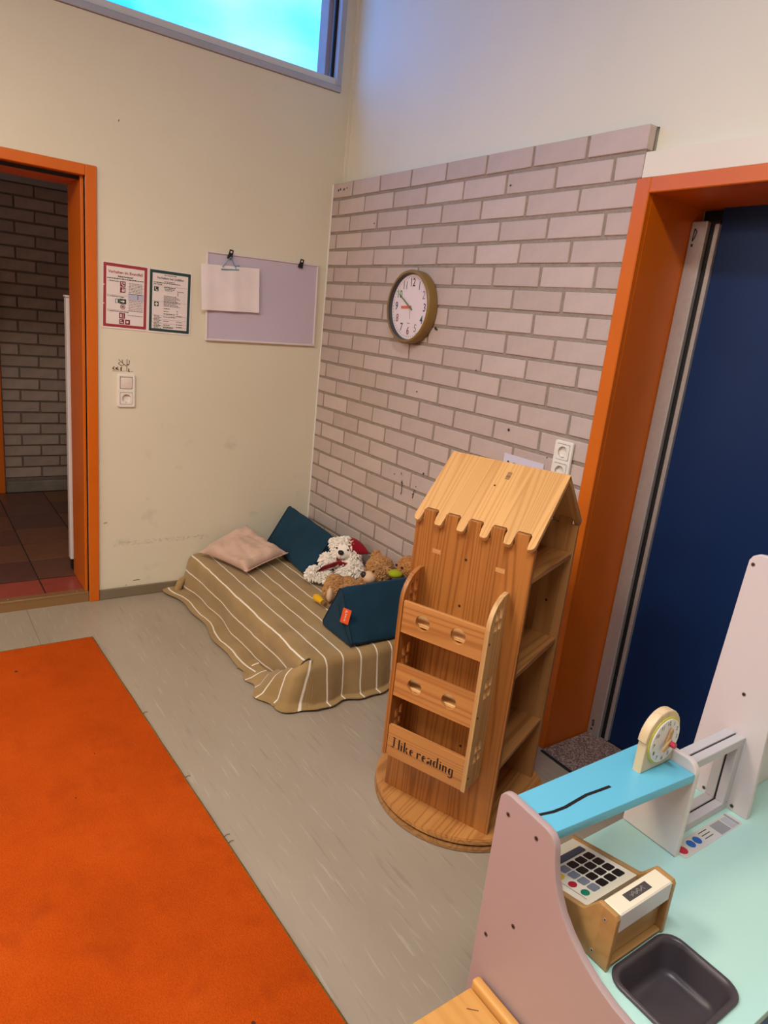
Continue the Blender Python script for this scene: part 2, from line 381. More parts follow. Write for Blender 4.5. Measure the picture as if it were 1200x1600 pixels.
strokes('scratch', [[(-1.165, .408), (-1.158, .412), (-1.148, .412)], [(-1.02, .083), (-1.0, .085), (-.985, .084)], [(-1.055, .06), (-1.054, .066)], [(-1.096, 2.241), (-1.093, 2.25)], [(-.06, 1.44), (-.058, 1.425)]], .003, M_PENCIL, wall_left, ML)

lab(box('sealant_bead', (0, .006, -.006, .003, .0, 2.192), mat('white_sealant', (236, 232, 222), .5, 0), wall_left, .002), 'white sealant line in the corner')
# right wall: plaster, mortar bed and single bricks
bm = bmesh.new()
for b in ((.20, 6.0, .04, .32, 2.1954, 3.6), (-.28, .20, .066, .32, 2.1954, 3.6), (1.94, 6.0, .04, .32, 2.114, 2.1954),
          (-.28, 1.93, .03, .32, -.12, 2.1954), (3.0, 6.0, .0, .32, -.12, 2.04), (1.99, 3.0, .0, .32, 2.0, 2.04), (1.94, 1.982, .03, .32, -.12, 2.04)):
    bm_box(bm, *b)
wall_right = structure(obj('wall_right', bm, M_PLASTER))
box('lintel', (1.938, 6.0, -.001, .32, 2.04, 2.114), mat('lintel_plaster', (232, 222, 204), .6, .03, 3), wall_right)
lab(box('casing_strip', (.0, .018, .052, .066, 2.1954, 3.6), M_PLASTER, wall_right), 'thin cream trim strip in the corner')
box('mortar', (-.02, 1.932, .0042, .04, 0, 2.1954), M_MORTAR, wall_right)
ZT, CH, BL, A0 = 2.2014, .0841, .25, .1963
BRICKS = {}
def brick_mesh(Lx, h, var, dp, jit, bev):
    key = (round(Lx, 3), round(h, 3), var, dp)
    if key not in BRICKS:
        bm = bmesh.new(); bm_box(bm, -Lx/2, Lx/2, -dp, 0, -h/2, h/2)
        rnd = random.Random(hash(key) & 0xffff)
        for v in bm.verts:
            v.co.x += rnd.uniform(-jit, jit); v.co.z += rnd.uniform(-jit, jit)*.7
            if v.co.y < -dp/2: v.co.y += rnd.uniform(-jit, jit)*.35
        es = [e for e in bm.edges if all(v.co.y < -dp/2 for v in e.verts)] + [e for e in bm.edges if len([v for v in e.verts if v.co.y < -dp/2]) == 1]
        bmesh.ops.bevel(bm, geom=es, offset=bev, segments=1, affect='EDGES')
        bmesh.ops.recalc_face_normals(bm, faces=bm.faces)
        me = bpy.data.meshes.new('brick'); bm.to_mesh(me); bm.free(); BRICKS[key] = me
    return BRICKS[key]
J = .0138
for r in range(1, 27):
    ztop = ZT-(r-1)*CH-J/2; zbot = max(0.0, ZT-r*CH+J/2); h = ztop-zbot
    joints = [0.0] + [A0 - (0 if r % 2 else BL/2) + k*BL for k in range(0, 9)]
    xr = 1.934 if r <= 2 else 1.948
    for i, (x0, x1) in enumerate(zip(joints, joints[1:])):
        x0 = x0 + (J/2 if i else .002); x1 = min(x1-J/2, xr)
        if x1-x0 < .02: continue
        me = brick_mesh(x1-x0, h, random.randrange(7) if abs(x1-x0-BL+J) < .002 else 0, .03, .0026, .0022)
        o = from_mesh('brick', me, M_BRICK, wall_right); o.location = ((x0+x1)/2, .030 + random.uniform(-.0012, .0012), (ztop+zbot)/2)
# children's pen marks and small chips on the bricks
MR = MXZ(-.0032)
strokes('pen_mark', [[(.885, .80), (.888, .775), (.893, .745), (.886, .73)], [(.815, .817), (.823, .815)], [(.872, .836), (.876, .824)], [(.99, .78), (.985, .755), (.98, .735)], [(.995, .80), (1.0, .795)], [(.878, .79), (.893, .786)], [(.975, .752), (.985, .76)]], .0045, M_PENCIL, wall_right, MR)
blot('chip', [(1.535, 1.165, .006), (1.0, 1.52, .007), (1.01, 1.515, .005), (.43, 1.98, .004), (1.35, 2.07, .004), (.06, 2.16, .006), (.08, 2.163, .005), (.115, 2.16, .006), (.145, 2.165, .004), (1.04, .87, .006), (1.30, 1.37, .004), (.92, 1.23, .004), (1.75, 1.10, .003)], M_PENCIL, wall_right, MR)

# baseboard left
bm = bmesh.new(); bm_box(bm, 0, .012, -1.188, .006, 0, .055, .003)
structure(obj('baseboard_left', bm, M_BASE))

# window_1: clerestory strip in the left wall
win = structure(thing('window_1', 'high strip window over the left wall', 'window')); del win['category']
bm = bmesh.new(); bm_box(bm, -.075, .012, -4.6, -.004, 2.624, 2.652, .003); obj('lower_rail', bm, M_WFRAME, win)
bm = bmesh.new(); bm_box(bm, -.06, .002, -4.56, -.03, 2.652, 2.684, .003); lab(obj('glazing_bead', bm, mat('pale_bead', (214, 214, 214), .4, 0), win), 'pale glazing bead')
bm = bmesh.new(); bm_box(bm, -.075, .012, -.036, -.006, 2.652, 3.34, .003); obj('stile', bm, M_WFRAME, win)
bm = bmesh.new(); bm_box(bm, -.034, -.022, -.052, -.036, 2.684, 3.30); lab(obj('gasket', bm, M_GASKET, win), 'black rubber gasket')
bm = bmesh.new(); bm_box(bm, -.16, -.075, -.062, -.004, 2.66, 3.34, .002); lab(obj('outer_jamb', bm, M_WINOUT, win), 'grey violet outer jamb')
bm = bmesh.new(); bm_box(bm, -.075, .012, -4.6, -.006, 3.30, 3.34); obj('upper_rail', bm, M_WFRAME, win)
bm = bmesh.new(); bm_box(bm, -.075, .012, -4.6, -4.56, 2.652, 3.30); obj('stile', bm, M_WFRAME, win)
bm = bmesh.new(); bm_box(bm, -.040, -.034, -4.56, -.036, 2.66, 3.30); obj('pane', bm, M_GLASS, win)

# door_1: orange steel frame of the open doorway on the left
d1 = structure(thing('door_1', 'open doorway with orange steel frame on the left', 'door')); del d1['category']
bm = bmesh.new(); bm_box(bm, 0, .014, -1.237, -1.19, 0, 2.042, .003); bm_box(bm, -.055, .0, -1.24, -1.237, 0, 2.0); obj('jamb_casing', bm, M_ORANGE, d1)
bm = bmesh.new(); bm_box(bm, 0, .014, -2.20, -1.237, 1.997, 2.042, .003); bm_box(bm, -.055, 0, -2.15, -1.24, 1.997, 2.0); obj('head_casing', bm, M_ORANGE, d1)
bm = bmesh.new(); bm_box(bm, 0, .014, -2.20, -2.153, 0, 1.997, .003); bm_box(bm, -.055, .0, -2.153, -2.15, 0, 2.0); obj('jamb_casing', bm, M_ORANGE, d1)
bm = bmesh.new(); bm_box(bm, -.29, -.014, -1.252, -1.236, .05, 2.0, .002); obj('jamb_lining', bm, M_ORANGE, d1)
bm = bmesh.new(); bm_box(bm, -.29, -.055, -2.152, -2.134, .05, 2.0, .002); obj('jamb_lining', bm, M_ORANGE, d1)
bm = bmesh.new(); bm_box(bm, -.29, -.055, -2.134, -1.256, 1.982, 2.0, .002); obj('head_lining', bm, M_ORANGE, d1)
bm = bmesh.new(); bm_box(bm, -.055, -.04, -2.14, -1.252, 1.982, 1.998); lab(obj('gasket', bm, M_GASKET, d1), 'black rubber door gasket')
th = structure(box('trim_1', (-.045, .004, -2.15, -1.238, -.02, .054), M_THRESH, None, .003))
for y in (-1.29, -1.6, -1.9): cyl('nail', (-.02, y, .052), (-.02, y, .0555), .004, M_ALU, th, 10)

# the hall behind it
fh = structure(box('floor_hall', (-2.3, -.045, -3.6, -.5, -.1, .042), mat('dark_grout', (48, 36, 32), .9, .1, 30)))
TILE = []
for k in range(4):
    bm = bmesh.new(); bm_box(bm, -.1425, .1425, -.146, .146, -.004, 0, .0025); 
    for v in bm.verts: v.co.z += random.uniform(-.0006, .0006)
    me = bpy.data.meshes.new('tile'); bm.to_mesh(me); bm.free(); TILE.append(me)
M_TILE = random_mat('brown_quarry_tile', [(104, 62, 44), (122, 76, 50), (90, 56, 48), (112, 70, 52), (98, 66, 44)], .3, .12, 60, .2, .5)
M_TILER = random_mat('red_quarry_tile', [(150, 66, 50), (160, 74, 58), (142, 60, 46)], .25, .1, 60, .15, .5)
for i in range(7):
    for j in range(5):
        y = -1.13+.149 - .298*(j)
        if i == 0:
            bm = bmesh.new(); bm_box(bm, -.11, .095, -.146, .146, -.004, 0, .0025); me = bpy.data.meshes.new('tile'); bm.to_mesh(me); bm.free()
            o = from_mesh('tile', me, M_TILER, fh); o.location = (-.145, y, .0475)
        else:
            o = from_mesh('tile', random.choice(TILE), M_TILE, fh); o.location = (-.262-.1455-(i-1)*.291, y, .0475)
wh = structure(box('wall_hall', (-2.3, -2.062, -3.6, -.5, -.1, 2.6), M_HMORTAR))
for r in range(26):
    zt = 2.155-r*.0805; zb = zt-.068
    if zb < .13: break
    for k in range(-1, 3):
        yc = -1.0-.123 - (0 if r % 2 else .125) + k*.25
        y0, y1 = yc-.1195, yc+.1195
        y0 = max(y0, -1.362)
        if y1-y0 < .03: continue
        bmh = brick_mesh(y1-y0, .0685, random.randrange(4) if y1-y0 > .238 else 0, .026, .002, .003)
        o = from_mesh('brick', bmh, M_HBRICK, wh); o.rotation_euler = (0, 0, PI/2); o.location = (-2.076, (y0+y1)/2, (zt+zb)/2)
structure(box('baseboard_hall', (-2.06, -2.035, -1.36, -.5, .042, .125), mat('grey_concrete_plinth', (128, 116, 100), .8, .2, 9, .2, 40), None, .006))
structure(box('trim_2', (-2.06, -2.02, -3.6, -.5, 2.16, 2.6), mat('hall_beam_paint', (150, 146, 140), .6, .04, 3), None, .004))
structure(box('ceiling_hall', (-2.3, -.28, -3.6, -.5, 2.6, 2.7), M_PLASTER))
structure(box('wall_hall_end', (-2.3, -.28, -.5, -.4, -.1, 2.6), M_PLASTER))
structure(box('wall_hall_start', (-2.3, -.28, -3.7, -3.6, -.1, 2.6), M_PLASTER))
d3 = structure(thing('door_3', 'orange frame of another door at the end of the hall', 'door')); del d3['category']
bm = bmesh.new(); bm_box(bm, -2.062, -2.03, -1.42, -1.37, .042, 1.62, .003); obj('jamb_casing', bm, M_ORANGE, d3)
bm = bmesh.new(); bm_box(bm, -2.062, -2.03, -2.35, -1.37, 1.62, 1.67, .003); obj('head_casing', bm, M_ORANGE, d3)
bm = bmesh.new(); bm_box(bm, -2.062, -2.045, -2.3, -1.42, .05, 1.6, .003); lab(obj('leaf', bm, mat('grey_door_leaf', (140, 140, 150), .5, .03, 3), d3), 'pale grey door leaf')
cup = tag(box('cupboard', (-.385, -.335, -1.258, -.90, .11, 1.478), M_WHITE, None, .003), 'white cupboard edge just inside the open doorway', 'cupboard')
box('plinth', (-.38, -.345, -1.25, -.92, .05, .11), M_BLACK, cup)
box('top_rim', (-.39, -.330, -1.262, -.90, 1.478, 1.488), M_WHITE, cup, .003)

# door_2: orange frame, aluminium finger guard and blue leaf on the right
d2 = structure(thing('door_2', 'blue door in a deep orange frame on the right', 'door')); del d2['category']
bm = bmesh.new(); bm_box(bm, 1.932, 1.985, -.016, .01, 0, 2.036, .003); obj('jamb_casing', bm, M_ORANGE, d2)
bm = bmesh.new(); bm_box(bm, 1.985, 3.0, -.016, .01, 1.990, 2.036, .003); obj('head_casing', bm, M_ORANGE, d2)
bm = bmesh.new(); bm_box(bm, 1.965, 1.986, .006, .30, 0, 2.0); obj('jamb_lining', bm, M_ORANGE, d2)
bm = bmesh.new(); bm_box(bm, 1.985, 3.0, .006, .30, 1.990, 2.004); obj('head_lining', bm, M_ORANGE, d2)
bm = bmesh.new(); bm_box(bm, 2.98, 3.0, .006, .30, 0, 1.99); obj('jamb_lining', bm, M_ORANGE, d2)
bm = bmesh.new(); bm_box(bm, 1.987, 2.044, .238, .262, .006, 1.948, .004); fg = lab(obj('finger_guard', bm, M_ALU, d2), 'aluminium finger guard strip')
strokes('printed_mark', [[(2.004, 1.925), (2.013, 1.915), (2.008, 1.895), (2.002, 1.885), (2.004, 1.925)]], .004, M_PENCIL, fg, MXZ(.2374))
quads('printed_mark', [(2.0, 2.008, 1.868, 1.877), (2.004, 2.012, .028, .036)], M_PENCIL, fg, 0, MXZ(.2374))
strokes('printed_mark', [[(2.010, .045), (2.014, .052), (2.012, .075), (2.006, .07), (2.010, .045)]], .004, M_PENCIL, fg, MXZ(.2374))
bm = bmesh.new(); bm_box(bm, 2.030, 2.074, .262, .30, .006, 1.95); lab(obj('hinge_gap', bm, M_GASKET, d2), 'black hinge gap strip')  # solid black strip where the hinge gap lies
bm = bmesh.new(); bm_box(bm, 2.062, 2.078, .252, .275, .01, 1.94, .003); lab(obj('guard_rail', bm, M_ALU, d2), 'thin aluminium rail beside the leaf')
bm = bmesh.new(); bm_box(bm, 1.94, 3.02, .31, .34, 0, 2.05); obj('dark_backing', bm, M_GASKET, d2)  # added black sheet behind the leaf, keeps the sky out of the gaps
bm = bmesh.new(); bm_box(bm, 2.072, 2.982, .268, .308, .008, 1.992, .002); lab(obj('leaf', bm, M_BLUE, d2), 'dark blue door leaf')
def mat_mat():
    m, t, b = base('brown_speckled_mat'); n = add_noise(t, 160, 3, rough=.8)
    link(t, ramp(t, n.outputs['Fac'], [(.38, lin((84, 62, 56))), (.5, lin((128, 102, 94))), (.62, lin((188, 164, 150)))]).outputs['Color'], b.inputs['Base Color'])
    b.inputs['Roughness'].default_value = .95; add_bump(t, b, n.outputs['Fac'], .5, .004); return m
dm = tag(box('doormat', (1.99, 2.96, -.025, .262, 0, .009), mat_mat(), None, .003), 'speckled brown mat lying in the doorway of the blue door', 'doormat')
box('edge_strip', (1.99, 2.96, -.037, -.0255, 0, .006), M_GASKET, dm, .002)

# ================================================================== CARPET
bm = bmesh.new()
P = [(.420, -1.316), (3.75, -1.199), (3.75, -4.2), (.445, -4.2)]
vs = [bm.verts.new((x, y, .0)) for x, y in P]; f = bm.faces.new(vs); r = bmesh.ops.extrude_face_region(bm, geom=[f])
for v in [g for g in r['geom'] if isinstance(g, bmesh.types.BMVert)]: v.co.z = .007
carpet = tag(obj('carpet', bm, M_CARPET), 'large plain orange needle felt rug on the grey floor', 'rug')
M_BIND = mat('olive_rug_edge', (112, 84, 30), .95, .2, 60, .4, 200)
bm = bmesh.new()
tube_bm(bm, [(.419+3.331*k/40, -1.3155+.117*k/40+.0006*math.sin(k*2.1), .004) for k in range(41)], .0042, 6)
lab(obj('edge_binding', bm, M_BIND, carpet, 60), 'olive worn rug edge')
bm = bmesh.new(); tube_bm(bm, [(.419, -1.316, .004), (.444, -4.2, .004)], .004, 6); lab(obj('edge_binding', bm, M_BIND, carpet, 60), 'olive worn rug edge')
for x in (1.12, 1.55, 1.86, 1.89, 2.9):
    y = -1.3155+.117*(x-.419)/3.331
    bm = bmesh.new(); tube_bm(bm, [(x, y, .003), (x-.006, y+.014, .003), (x-.004, y+.022, .003)], .0009, 5); obj('loose_thread', bm, M_BIND, carpet)
for q in [(1.16, -1.95, .004), (2.42, -1.42, .006), (1.5, -1.6, .003), (1.9, -2.0, .004), (1.3, -1.5, .003), (.62, -1.65, .008)]:
    blot('lint', [q], mat('dark_lint', (80, 30, 10), .9, 0), carpet, Matrix.Translation((0, 0, .0074)))

# ================================================================== LEFT WALL THINGS (local frame: x right, y up, z out)
M_RED = mat('signal_red_print', (160, 52, 54), .5, 0); M_GREEN = mat('dark_green_print', (28, 64, 56), .5, 0); M_DRED = mat('dark_red_pictogram', (122, 34, 46), .5, 0)
M_TXT = mat('black_print', (40, 34, 36), .6, 0); M_GREYBOX = mat('pale_blue_grey_print', (186, 186, 200), .6, 0); M_TXTG = mat('faint_grey_print', (124, 112, 112), .6, 0)
def poster(name, label, y, z, border, tilt=0):
    t = thing(name, label, 'poster', (.002, y, z), WALL_L @ Matrix.Rotation(tilt, 3, 'Z'), 'safety notices beside the doorway')
    plate('sheet', rrect(-.105, .105, -.1485, .1485, .003), [], .0014, M_LAM, t, None, .0003)
    flat('border', rrect(-.098, .098, -.140, .142, .001), M_RED if border == 'r' else M_GREEN, t, .0010, None, [rrect(-.0855, .0855, -.1275, .1285, .001)])
    return t
def wordbars(rows, rng):
    out = []
    for x0, x1, y, h in rows:
        x = x0
        while x < x1:
            w = min(rng.uniform(.004, .013), x1-x)
            out.append((x, x+w, y-h/2, y+h/2)); x += w + .0022
    return out
rng = random.Random(3)
p = poster('fire_notice', 'red bordered fire safety notice beside the orange doorway', -1.065, 1.51, 'r', -.012); z = .0013
text('title_text', 'Verhalten im Brandfall', .0172, M_RED, p, .0, .105, z, 'CENTER', spacing=1.0, weight=.0003)
text('text_line', 'Ruhe bewahren!', .0102, M_TXT, p, 0, .0875, z, 'CENTER', weight=.0004)
quads('text_lines', wordbars([(-.082, .082, .077, .0042)], rng), M_TXT, p, z, None, 'stuff')
text('text_line', '1. Brand melden', .0078, M_TXT, p, -.079, .0655, z, weight=.0002)
text('text_line', '2. In Sicherheit bringen', .0078, M_TXT, p, -.079, -.002, z, weight=.0002)
text('text_line', '3. Löschversuch unternehmen', .0078, M_TXT, p, -.079, -.068, z, weight=.0002)
quads('text_lines', wordbars([(.015, .078, .062-.0065*k, .0026) for k in range(7)] + [(.012, .08, .0075+.0, .003)] + [(.015, .08, -.015-.0075*k, .0026) for k in range(7)] + [(.012, .08, -.082, .0028)], rng), M_TXTG, p, z, None, 'stuff')
quads('rule_lines', [(-.082, .08, .0035, .0042), (-.082, .08, -.0625, -.0618)], M_TXTG, p, z)
flat('info_box', rrect(.013, .083, -.012+.0, .016, .0005), M_GREYBOX, p, z-.0001); quads('text_lines', [(.055, .059, .0095-.005*k, .0125-.005*k) for k in range(4)] + [(.014, .08, .014, .0165)], M_TXT, p, z+.0003)
def picto(parent, x, y, s, m, shapes):
    o = flat('pictogram', rrect(x-s/2, x+s/2, y-s/2, y+s/2, .001), m, parent, z)
    for sh in shapes: flat('symbol', [(x+a*s, y+b*s) for a, b in sh], M_LAM, o, z+.0003)
S = lambda x0, x1, y0, y1: [(x0, y0), (x1, y0), (x1, y1), (x0, y1)]
HANDSET = [(-.3, .32), (-.12, .36), (-.1, .12), (-.2, .1), (-.05, -.12), (.12, -.24), (.2, -.16), (.34, -.26), (.24, -.4), (-.02, -.36), (-.28, -.02)]
picto(p, -.012, .056, .024, M_DRED, [HANDSET, S(.1, .3, .0, .36)]); picto(p, -.012, .029, .024, M_DRED, [circ(0, -.12, .2, 12), S(-.06, .06, .0, .4), S(.2, .34, -.3, .3)])
picto(p, -.036, -.022, .018, M_GREEN, [S(-.35, .1, -.4, .4)]); bm_ = flat('pictogram', rrect(-.026, .004, -.033, -.011, .001), M_GREEN, p, z)
flat('symbol', [(-.021, -.0245), (-.011, -.0245), (-.011, -.029), (-.001, -.022), (-.011, -.015), (-.011, -.0195), (-.021, -.0195)], M_LAM, bm_, z+.0003)
flat('pictogram', circ(-.011, -.046, .0115, 24), M_RED, p, z, None, [circ(-.011, -.046, .0088, 24)]); quads('symbol', [(-.017, -.005, -.051, -.041)], M_TXTG, p, z)
picto(p, -.014, -.086, .026, M_DRED, [S(-.3, -.05, -.3, .3), S(.15, .25, -.4, .4)]); picto(p, -.015, -.1135, .022, M_DRED, [S(-.3, .3, -.3, -.1), S(-.3, .0, .05, .3)]); picto(p, .012, -.1135, .022, M_DRED, [circ(-.05, 0, .25, 10)])
flat('punch_hole', circ(-.0955, .045, .003, 10), M_LAM, p, z); flat('punch_hole', circ(-.0955, -.038, .003, 10), M_LAM, p, z)
p = poster('accident_notice', 'green bordered first aid notice, right of the red bordered one', -.856, 1.506, 'g', -.010)
quads('text_lines', wordbars([(-.03, .03, .122, .003), (-.03, .02, .0925, .0026), (-.08, .05, .086, .0036)], rng), M_TXT, p, z, None, 'stuff')
text('title_text', 'Verhalten bei Unfällen', .0145, M_TXT, p, .0, .108, z, 'CENTER', weight=.0002)
quads('rule_lines', [(-.082, .083, y, y+.0008) for y in (.072, .000, -.064, -.083, -.101, -.116)], M_TXTG, p, z)
quads('text_lines', wordbars([(-.08, -.04, .0785, .0032), (-.03, .025, .067, .004), (-.028, .02, .0595, .003), (-.025, .01, .053, .003)] + [(-.03, .03+.01*(k % 3), .027-.0058*k, .0024) for k in range(9)] + [(-.03, .0, -.031, .003), (-.03, -.005, -.044, .003), (-.03, .025, -.056, .0034)] +
      [(-.075, -.05+.01*(k % 2), -.069-.0062*k, .0028) for k in range(10)] + [(-.03, .03, -.07, .003), (-.03, -.005, -.09, .003), (-.03, .0, -.108, .003)] + [(-.03, .02, -.118-.004*k, .0025) for k in range(2)], rng), M_TXT, p, z, None, 'stuff')
o_ = quads('text_lines', [(.035, .039, .051-.006*k, .0545-.006*k) for k in range(4)] + [(.042, .065, .051, .0538), (.034, .038, -.041, -.037), (.034, .038, -.053, -.049), (.034, .038, -.063, -.059), (.041, .06, -.063, -.0605)] + [(.034, .038, -.092-.0115*k, -.088-.0115*k) for k in range(3)] + [(.041, .062, -.0915-.0115*k, -.089-.0115*k) for k in range(3)], M_TXT, p, z); o_['kind'] = 'stuff'
picto(p, -.067, .056, .021, M_GREEN, [HANDSET]); picto(p, -.065, -.013, .021, M_GREEN, [[(-.12, -.38), (.12, -.38), (.12, -.12), (.38, -.12), (.38, .12), (.12, .12), (.12, .38), (-.12, .38), (-.12, .12), (-.38, .12), (-.38, -.12), (-.12, -.12)]])

# whiteboard
wb = thing('whiteboard', 'small lilac grey whiteboard in white frame on the left wall', 'whiteboard', (.002, -.369, 1.562), WALL_L @ Matrix.Rotation(.022, 3, 'Z'))
plate('board', rrect(-.306, .306, -.208, .208, .002), [], .008, mat('lilac_grey_board', (204, 190, 204), .35, .02, 3), wb, MXY(.006), .001)
for nm, b in (('frame_rail', (-.312, .312, .204, .214)), ('frame_rail', (-.312, .312, -.214, -.204)), ('frame_stile', (-.312, -.303, -.204, .204)), ('frame_stile', (.303, .312, -.204, .204))):
    bm = bmesh.new(); bm_box(bm, *b, 0, .016, .002); obj(nm, bm, M_WHITE, wb)
def clip(y, z0, label):
    c = thing('bulldog_clip', label, 'clip', (.012, y, z0), WALL_L @ Matrix.Rotation(-.15, 3, 'Z'), 'bulldog clips on the whiteboard')
    plate('jaw', [(-.012, -.014), (.012, -.014), (.010, .006), (-.010, .006)], [], .016, M_BLACK, c, MXY(.008), .001)
    plate('handle', rrect(-.011, .011, .0, .030, .005), [circ(0, .019, .0055, 14)], .003, M_BLACK, c, MXY(.012) @ Matrix.Rotation(.15, 4, 'X'), .0008)
    return c
clip(-.567, 1.759, 'black bulldog clip gripping the whiteboard edge above the hanging paper'); clip(-.173, 1.767, 'black bulldog clip at the right end of the whiteboard edge')
M_HANG = mat('light_blue_plastic', (104, 150, 170), .4, 0)
hg = thing('clip_hanger', 'light blue clip hanger holding the paper on the whiteboard', 'hanger', (.032, -.567, 1.70), WALL_L)
tube('arm', [(.0, .054, 0), (-.038, .006, 0), (-.042, .001, 0)], .0022, M_HANG, hg, 6); tube('arm', [(.0, .054, 0), (.028, .004, 0), (.030, -.002, 0)], .0022, M_HANG, hg, 6)
tube('bar', [(-.048, -.010, 0), (.045, -.002, 0)], .003, M_HANG, hg, 6); tube('hook', [(.024, .011, 0), (.034, .016, .002), (.044, .018, .002), (.047, .014, .002)], .0028, M_HANG, hg, 6)
bm = bmesh.new(); NX, NY = 24, 10; g = {}
for sd in (0, 1):
    for i in range(NX+1):
        for j in range(NY+1):
            x = -.153+.306*i/NX; y = -.108+.216*j/NY
            g[sd, i, j] = bm.verts.new((x, y, .003*math.sin(x*42+.8)*(1-j/NY*.6) + .0008*math.sin(x*90) - .0012*sd))
    for i in range(NX):
        for j in range(NY):
            q = [g[sd, i, j], g[sd, i+1, j], g[sd, i+1, j+1], g[sd, i, j+1]]; bm.faces.new(q if sd == 0 else q[::-1])
for i in range(NX):
    for j in (0, NY): bm.faces.new((g[0, i, j], g[0, i+1, j], g[1, i+1, j], g[1, i, j]))
for j in range(NY):
    for i in (0, NX): bm.faces.new((g[0, i, j], g[0, i, j+1], g[1, i, j+1], g[1, i, j]))
pp = thing('paper_sheet', 'blank back of a paper sheet hung over the whiteboard corner', 'paper', (.030, -.560, 1.603), WALL_L @ Matrix.Rotation(.045, 3, 'Z'))
obj('sheet', bm, M_PAPER, pp, 60)

# switch + socket units
def schuko(parent, x, y, zf):
    s = plate('socket', rrect(x-.0275, x+.0275, y-.0275, y+.0275, .005), [circ(x, y, .0205, 32)], .006, M_WPLAST, parent, MXY(zf), .001)
    bm = bmesh.new(); bm_cyl(bm, (x, y, zf-.020), (x, y, zf-.018), .0205, None, 32)
    r0 = [bm.verts.new((x+.0205*math.cos(2*PI*k/32), y+.0205*math.sin(2*PI*k/32), zf+.002)) for k in range(32)]
    r1 = [bm.verts.new((x+.0205*math.cos(2*PI*k/32), y+.0205*math.sin(2*PI*k/32), zf-.019)) for k in range(32)]
    for k in range(32): bm.faces.new((r0[k], r0[(k+1) % 32], r1[(k+1) % 32], r1[k]))
    obj('socket_well', bm, M_WPLAST, s, 40)
    for dx in (-.0095, .0095): cyl('pin_hole', (x+dx, y, zf-.0185), (x+dx, y, zf-.0170), .003, M_BLACK, s, 12)
    cyl('screw', (x, y, zf-.0185), (x, y, zf-.0160), .0026, M_ALU, s, 10)
    for dy in (-.0185, .0185): bm = bmesh.new(); bm_box(bm, x-.0025, x+.0025, y+dy-.0015, y+dy+.0015, zf-.012, zf+.001); obj('earth_clip', bm, M_ALU, s)
sw = thing('light_switch', 'white light switch with socket beneath, under the tree decal', 'switch', (0, -1.06, 1.075), WALL_L)
plate('cover_plate', rrect(-.041, .041, -.079, .079, .008), [rrect(-.0285, .0285, -.066, -.009, .004), rrect(-.029, .029, .008, .066, .004)], .011, M_WPLAST, sw, MXY(.0058), .003)
box('back_plate', (-.035, .035, -.073, .073, -.02, .001), M_WPLAST, sw)
bm = bmesh.new(); bm_box(bm, -.027, .027, .010, .064, .001, .014, .004, 2); obj('rocker', bm, mat('switch_rocker', (232, 216, 202), .3, 0), sw, 40)
schuko(sw, 0, -.0375, .010)
ws = thing('wall_socket', 'white socket strip on the bricks above the toy bookshelf', 'socket', (1.828, -.0035, 1.066), WALL_R)
plate('cover_plate', rrect(-.041, .041, -.112, .112, .008), [rrect(-.0285, .0285, y-.0285, y+.0285, .004) for y in (-.071, 0, .071)], .011, M_WPLAST, ws, MXY(.0058), .003)
for y in (-.071, 0, .071): schuko(ws, 0, y, .010)
box('back_plate', (-.035, .035, -.108, .108, -.004, .001), M_WPLAST, ws)
tr = thing('wall_decal', 'tiny brown tree with animals stuck above the light switch', 'sticker', (.0012, -1.068, 1.167), WALL_L)
M_DECAL = mat('brown_decal_print', (96, 66, 40), .6, 0)
strokes('tree', [[(.012, .0), (.012, .058)], [(.012, .024), (-.005, .036), (-.02, .048), (-.026, .056)], [(.0, .031), (-.014, .026), (-.028, .035), (-.02, .042)], [(.012, .03), (.022, .036), (.024, .052), (.021, .044)], [(-.008, .038), (-.010, .055)], [(.012, .036), (.018, .03), (.022, .036)]], .0026, M_DECAL, tr, Matrix())
for an in ([[(-.054, .008), (-.05, .016), (-.046, .02)], [(-.05, .01), (-.045, .005)]], [[(-.04, .006), (-.033, .016), (-.029, .02)], [(-.041, .015), (-.031, .006)], [(-.035, .012), (-.026, .006)]],
           [[(-.016, .0), (-.016, .017)], [(-.014, .0), (-.014, .02)], [(-.013, .018), (-.011, .02)]], [[(.018, .010), (.022, .012), (.02, .004), (.018, .0), (.026, .001)]]):
    strokes('animal', an, .004, M_DECAL, tr, Matrix())
strokes('grass', [[(-.055, .0), (-.02, .0)], [(-.01, .0), (.008, .002)], [(.028, .0), (.042, .002)]], .0012, M_DECAL, tr, Matrix())

# ================================================================== WALL CLOCK
ck = thing('wall_clock', 'round gold rimmed wall clock with coloured numerals on the brick wall', 'clock', (.838, -.004, 1.600), WALL_R)
def lathe(bm, prof, n=56):
    rings = [[bm.verts.new((r*math.cos(2*PI*k/n), r*math.sin(2*PI*k/n), z)) for k in range(n)] for r, z in prof]
    for a, b in zip(rings, rings[1:]):
        for k in range(n): bm.faces.new((a[k], a[(k+1) % n], b[(k+1) % n], b[k]))
M_GOLD = mat('old_gold_plastic', (134, 104, 50), .42, .03, 8)
bm = bmesh.new(); lathe(bm, [(.160, 0), (.161, .040), (.158, .047), (.152, .050), (.147, .048), (.146, .044)]); obj('rim', bm, M_GOLD, ck, 50)
bm = bmesh.new(); lathe(bm, [(.1465, .0465), (.1440, .036), (.1420, .031), (.1415, .0275)]); lab(obj('inner_ring', bm, mat('shaded_rim_grey', (66, 62, 66), .5, 0), ck, 50), 'inner rim wall in shaded dark grey')  # shade inside the rim is put into this grey
cyl('dial', (0, 0, .002), (0, 0, .028), .1420, mat('pale_pink_dial', (232, 216, 218), .5, .0), ck, 56)
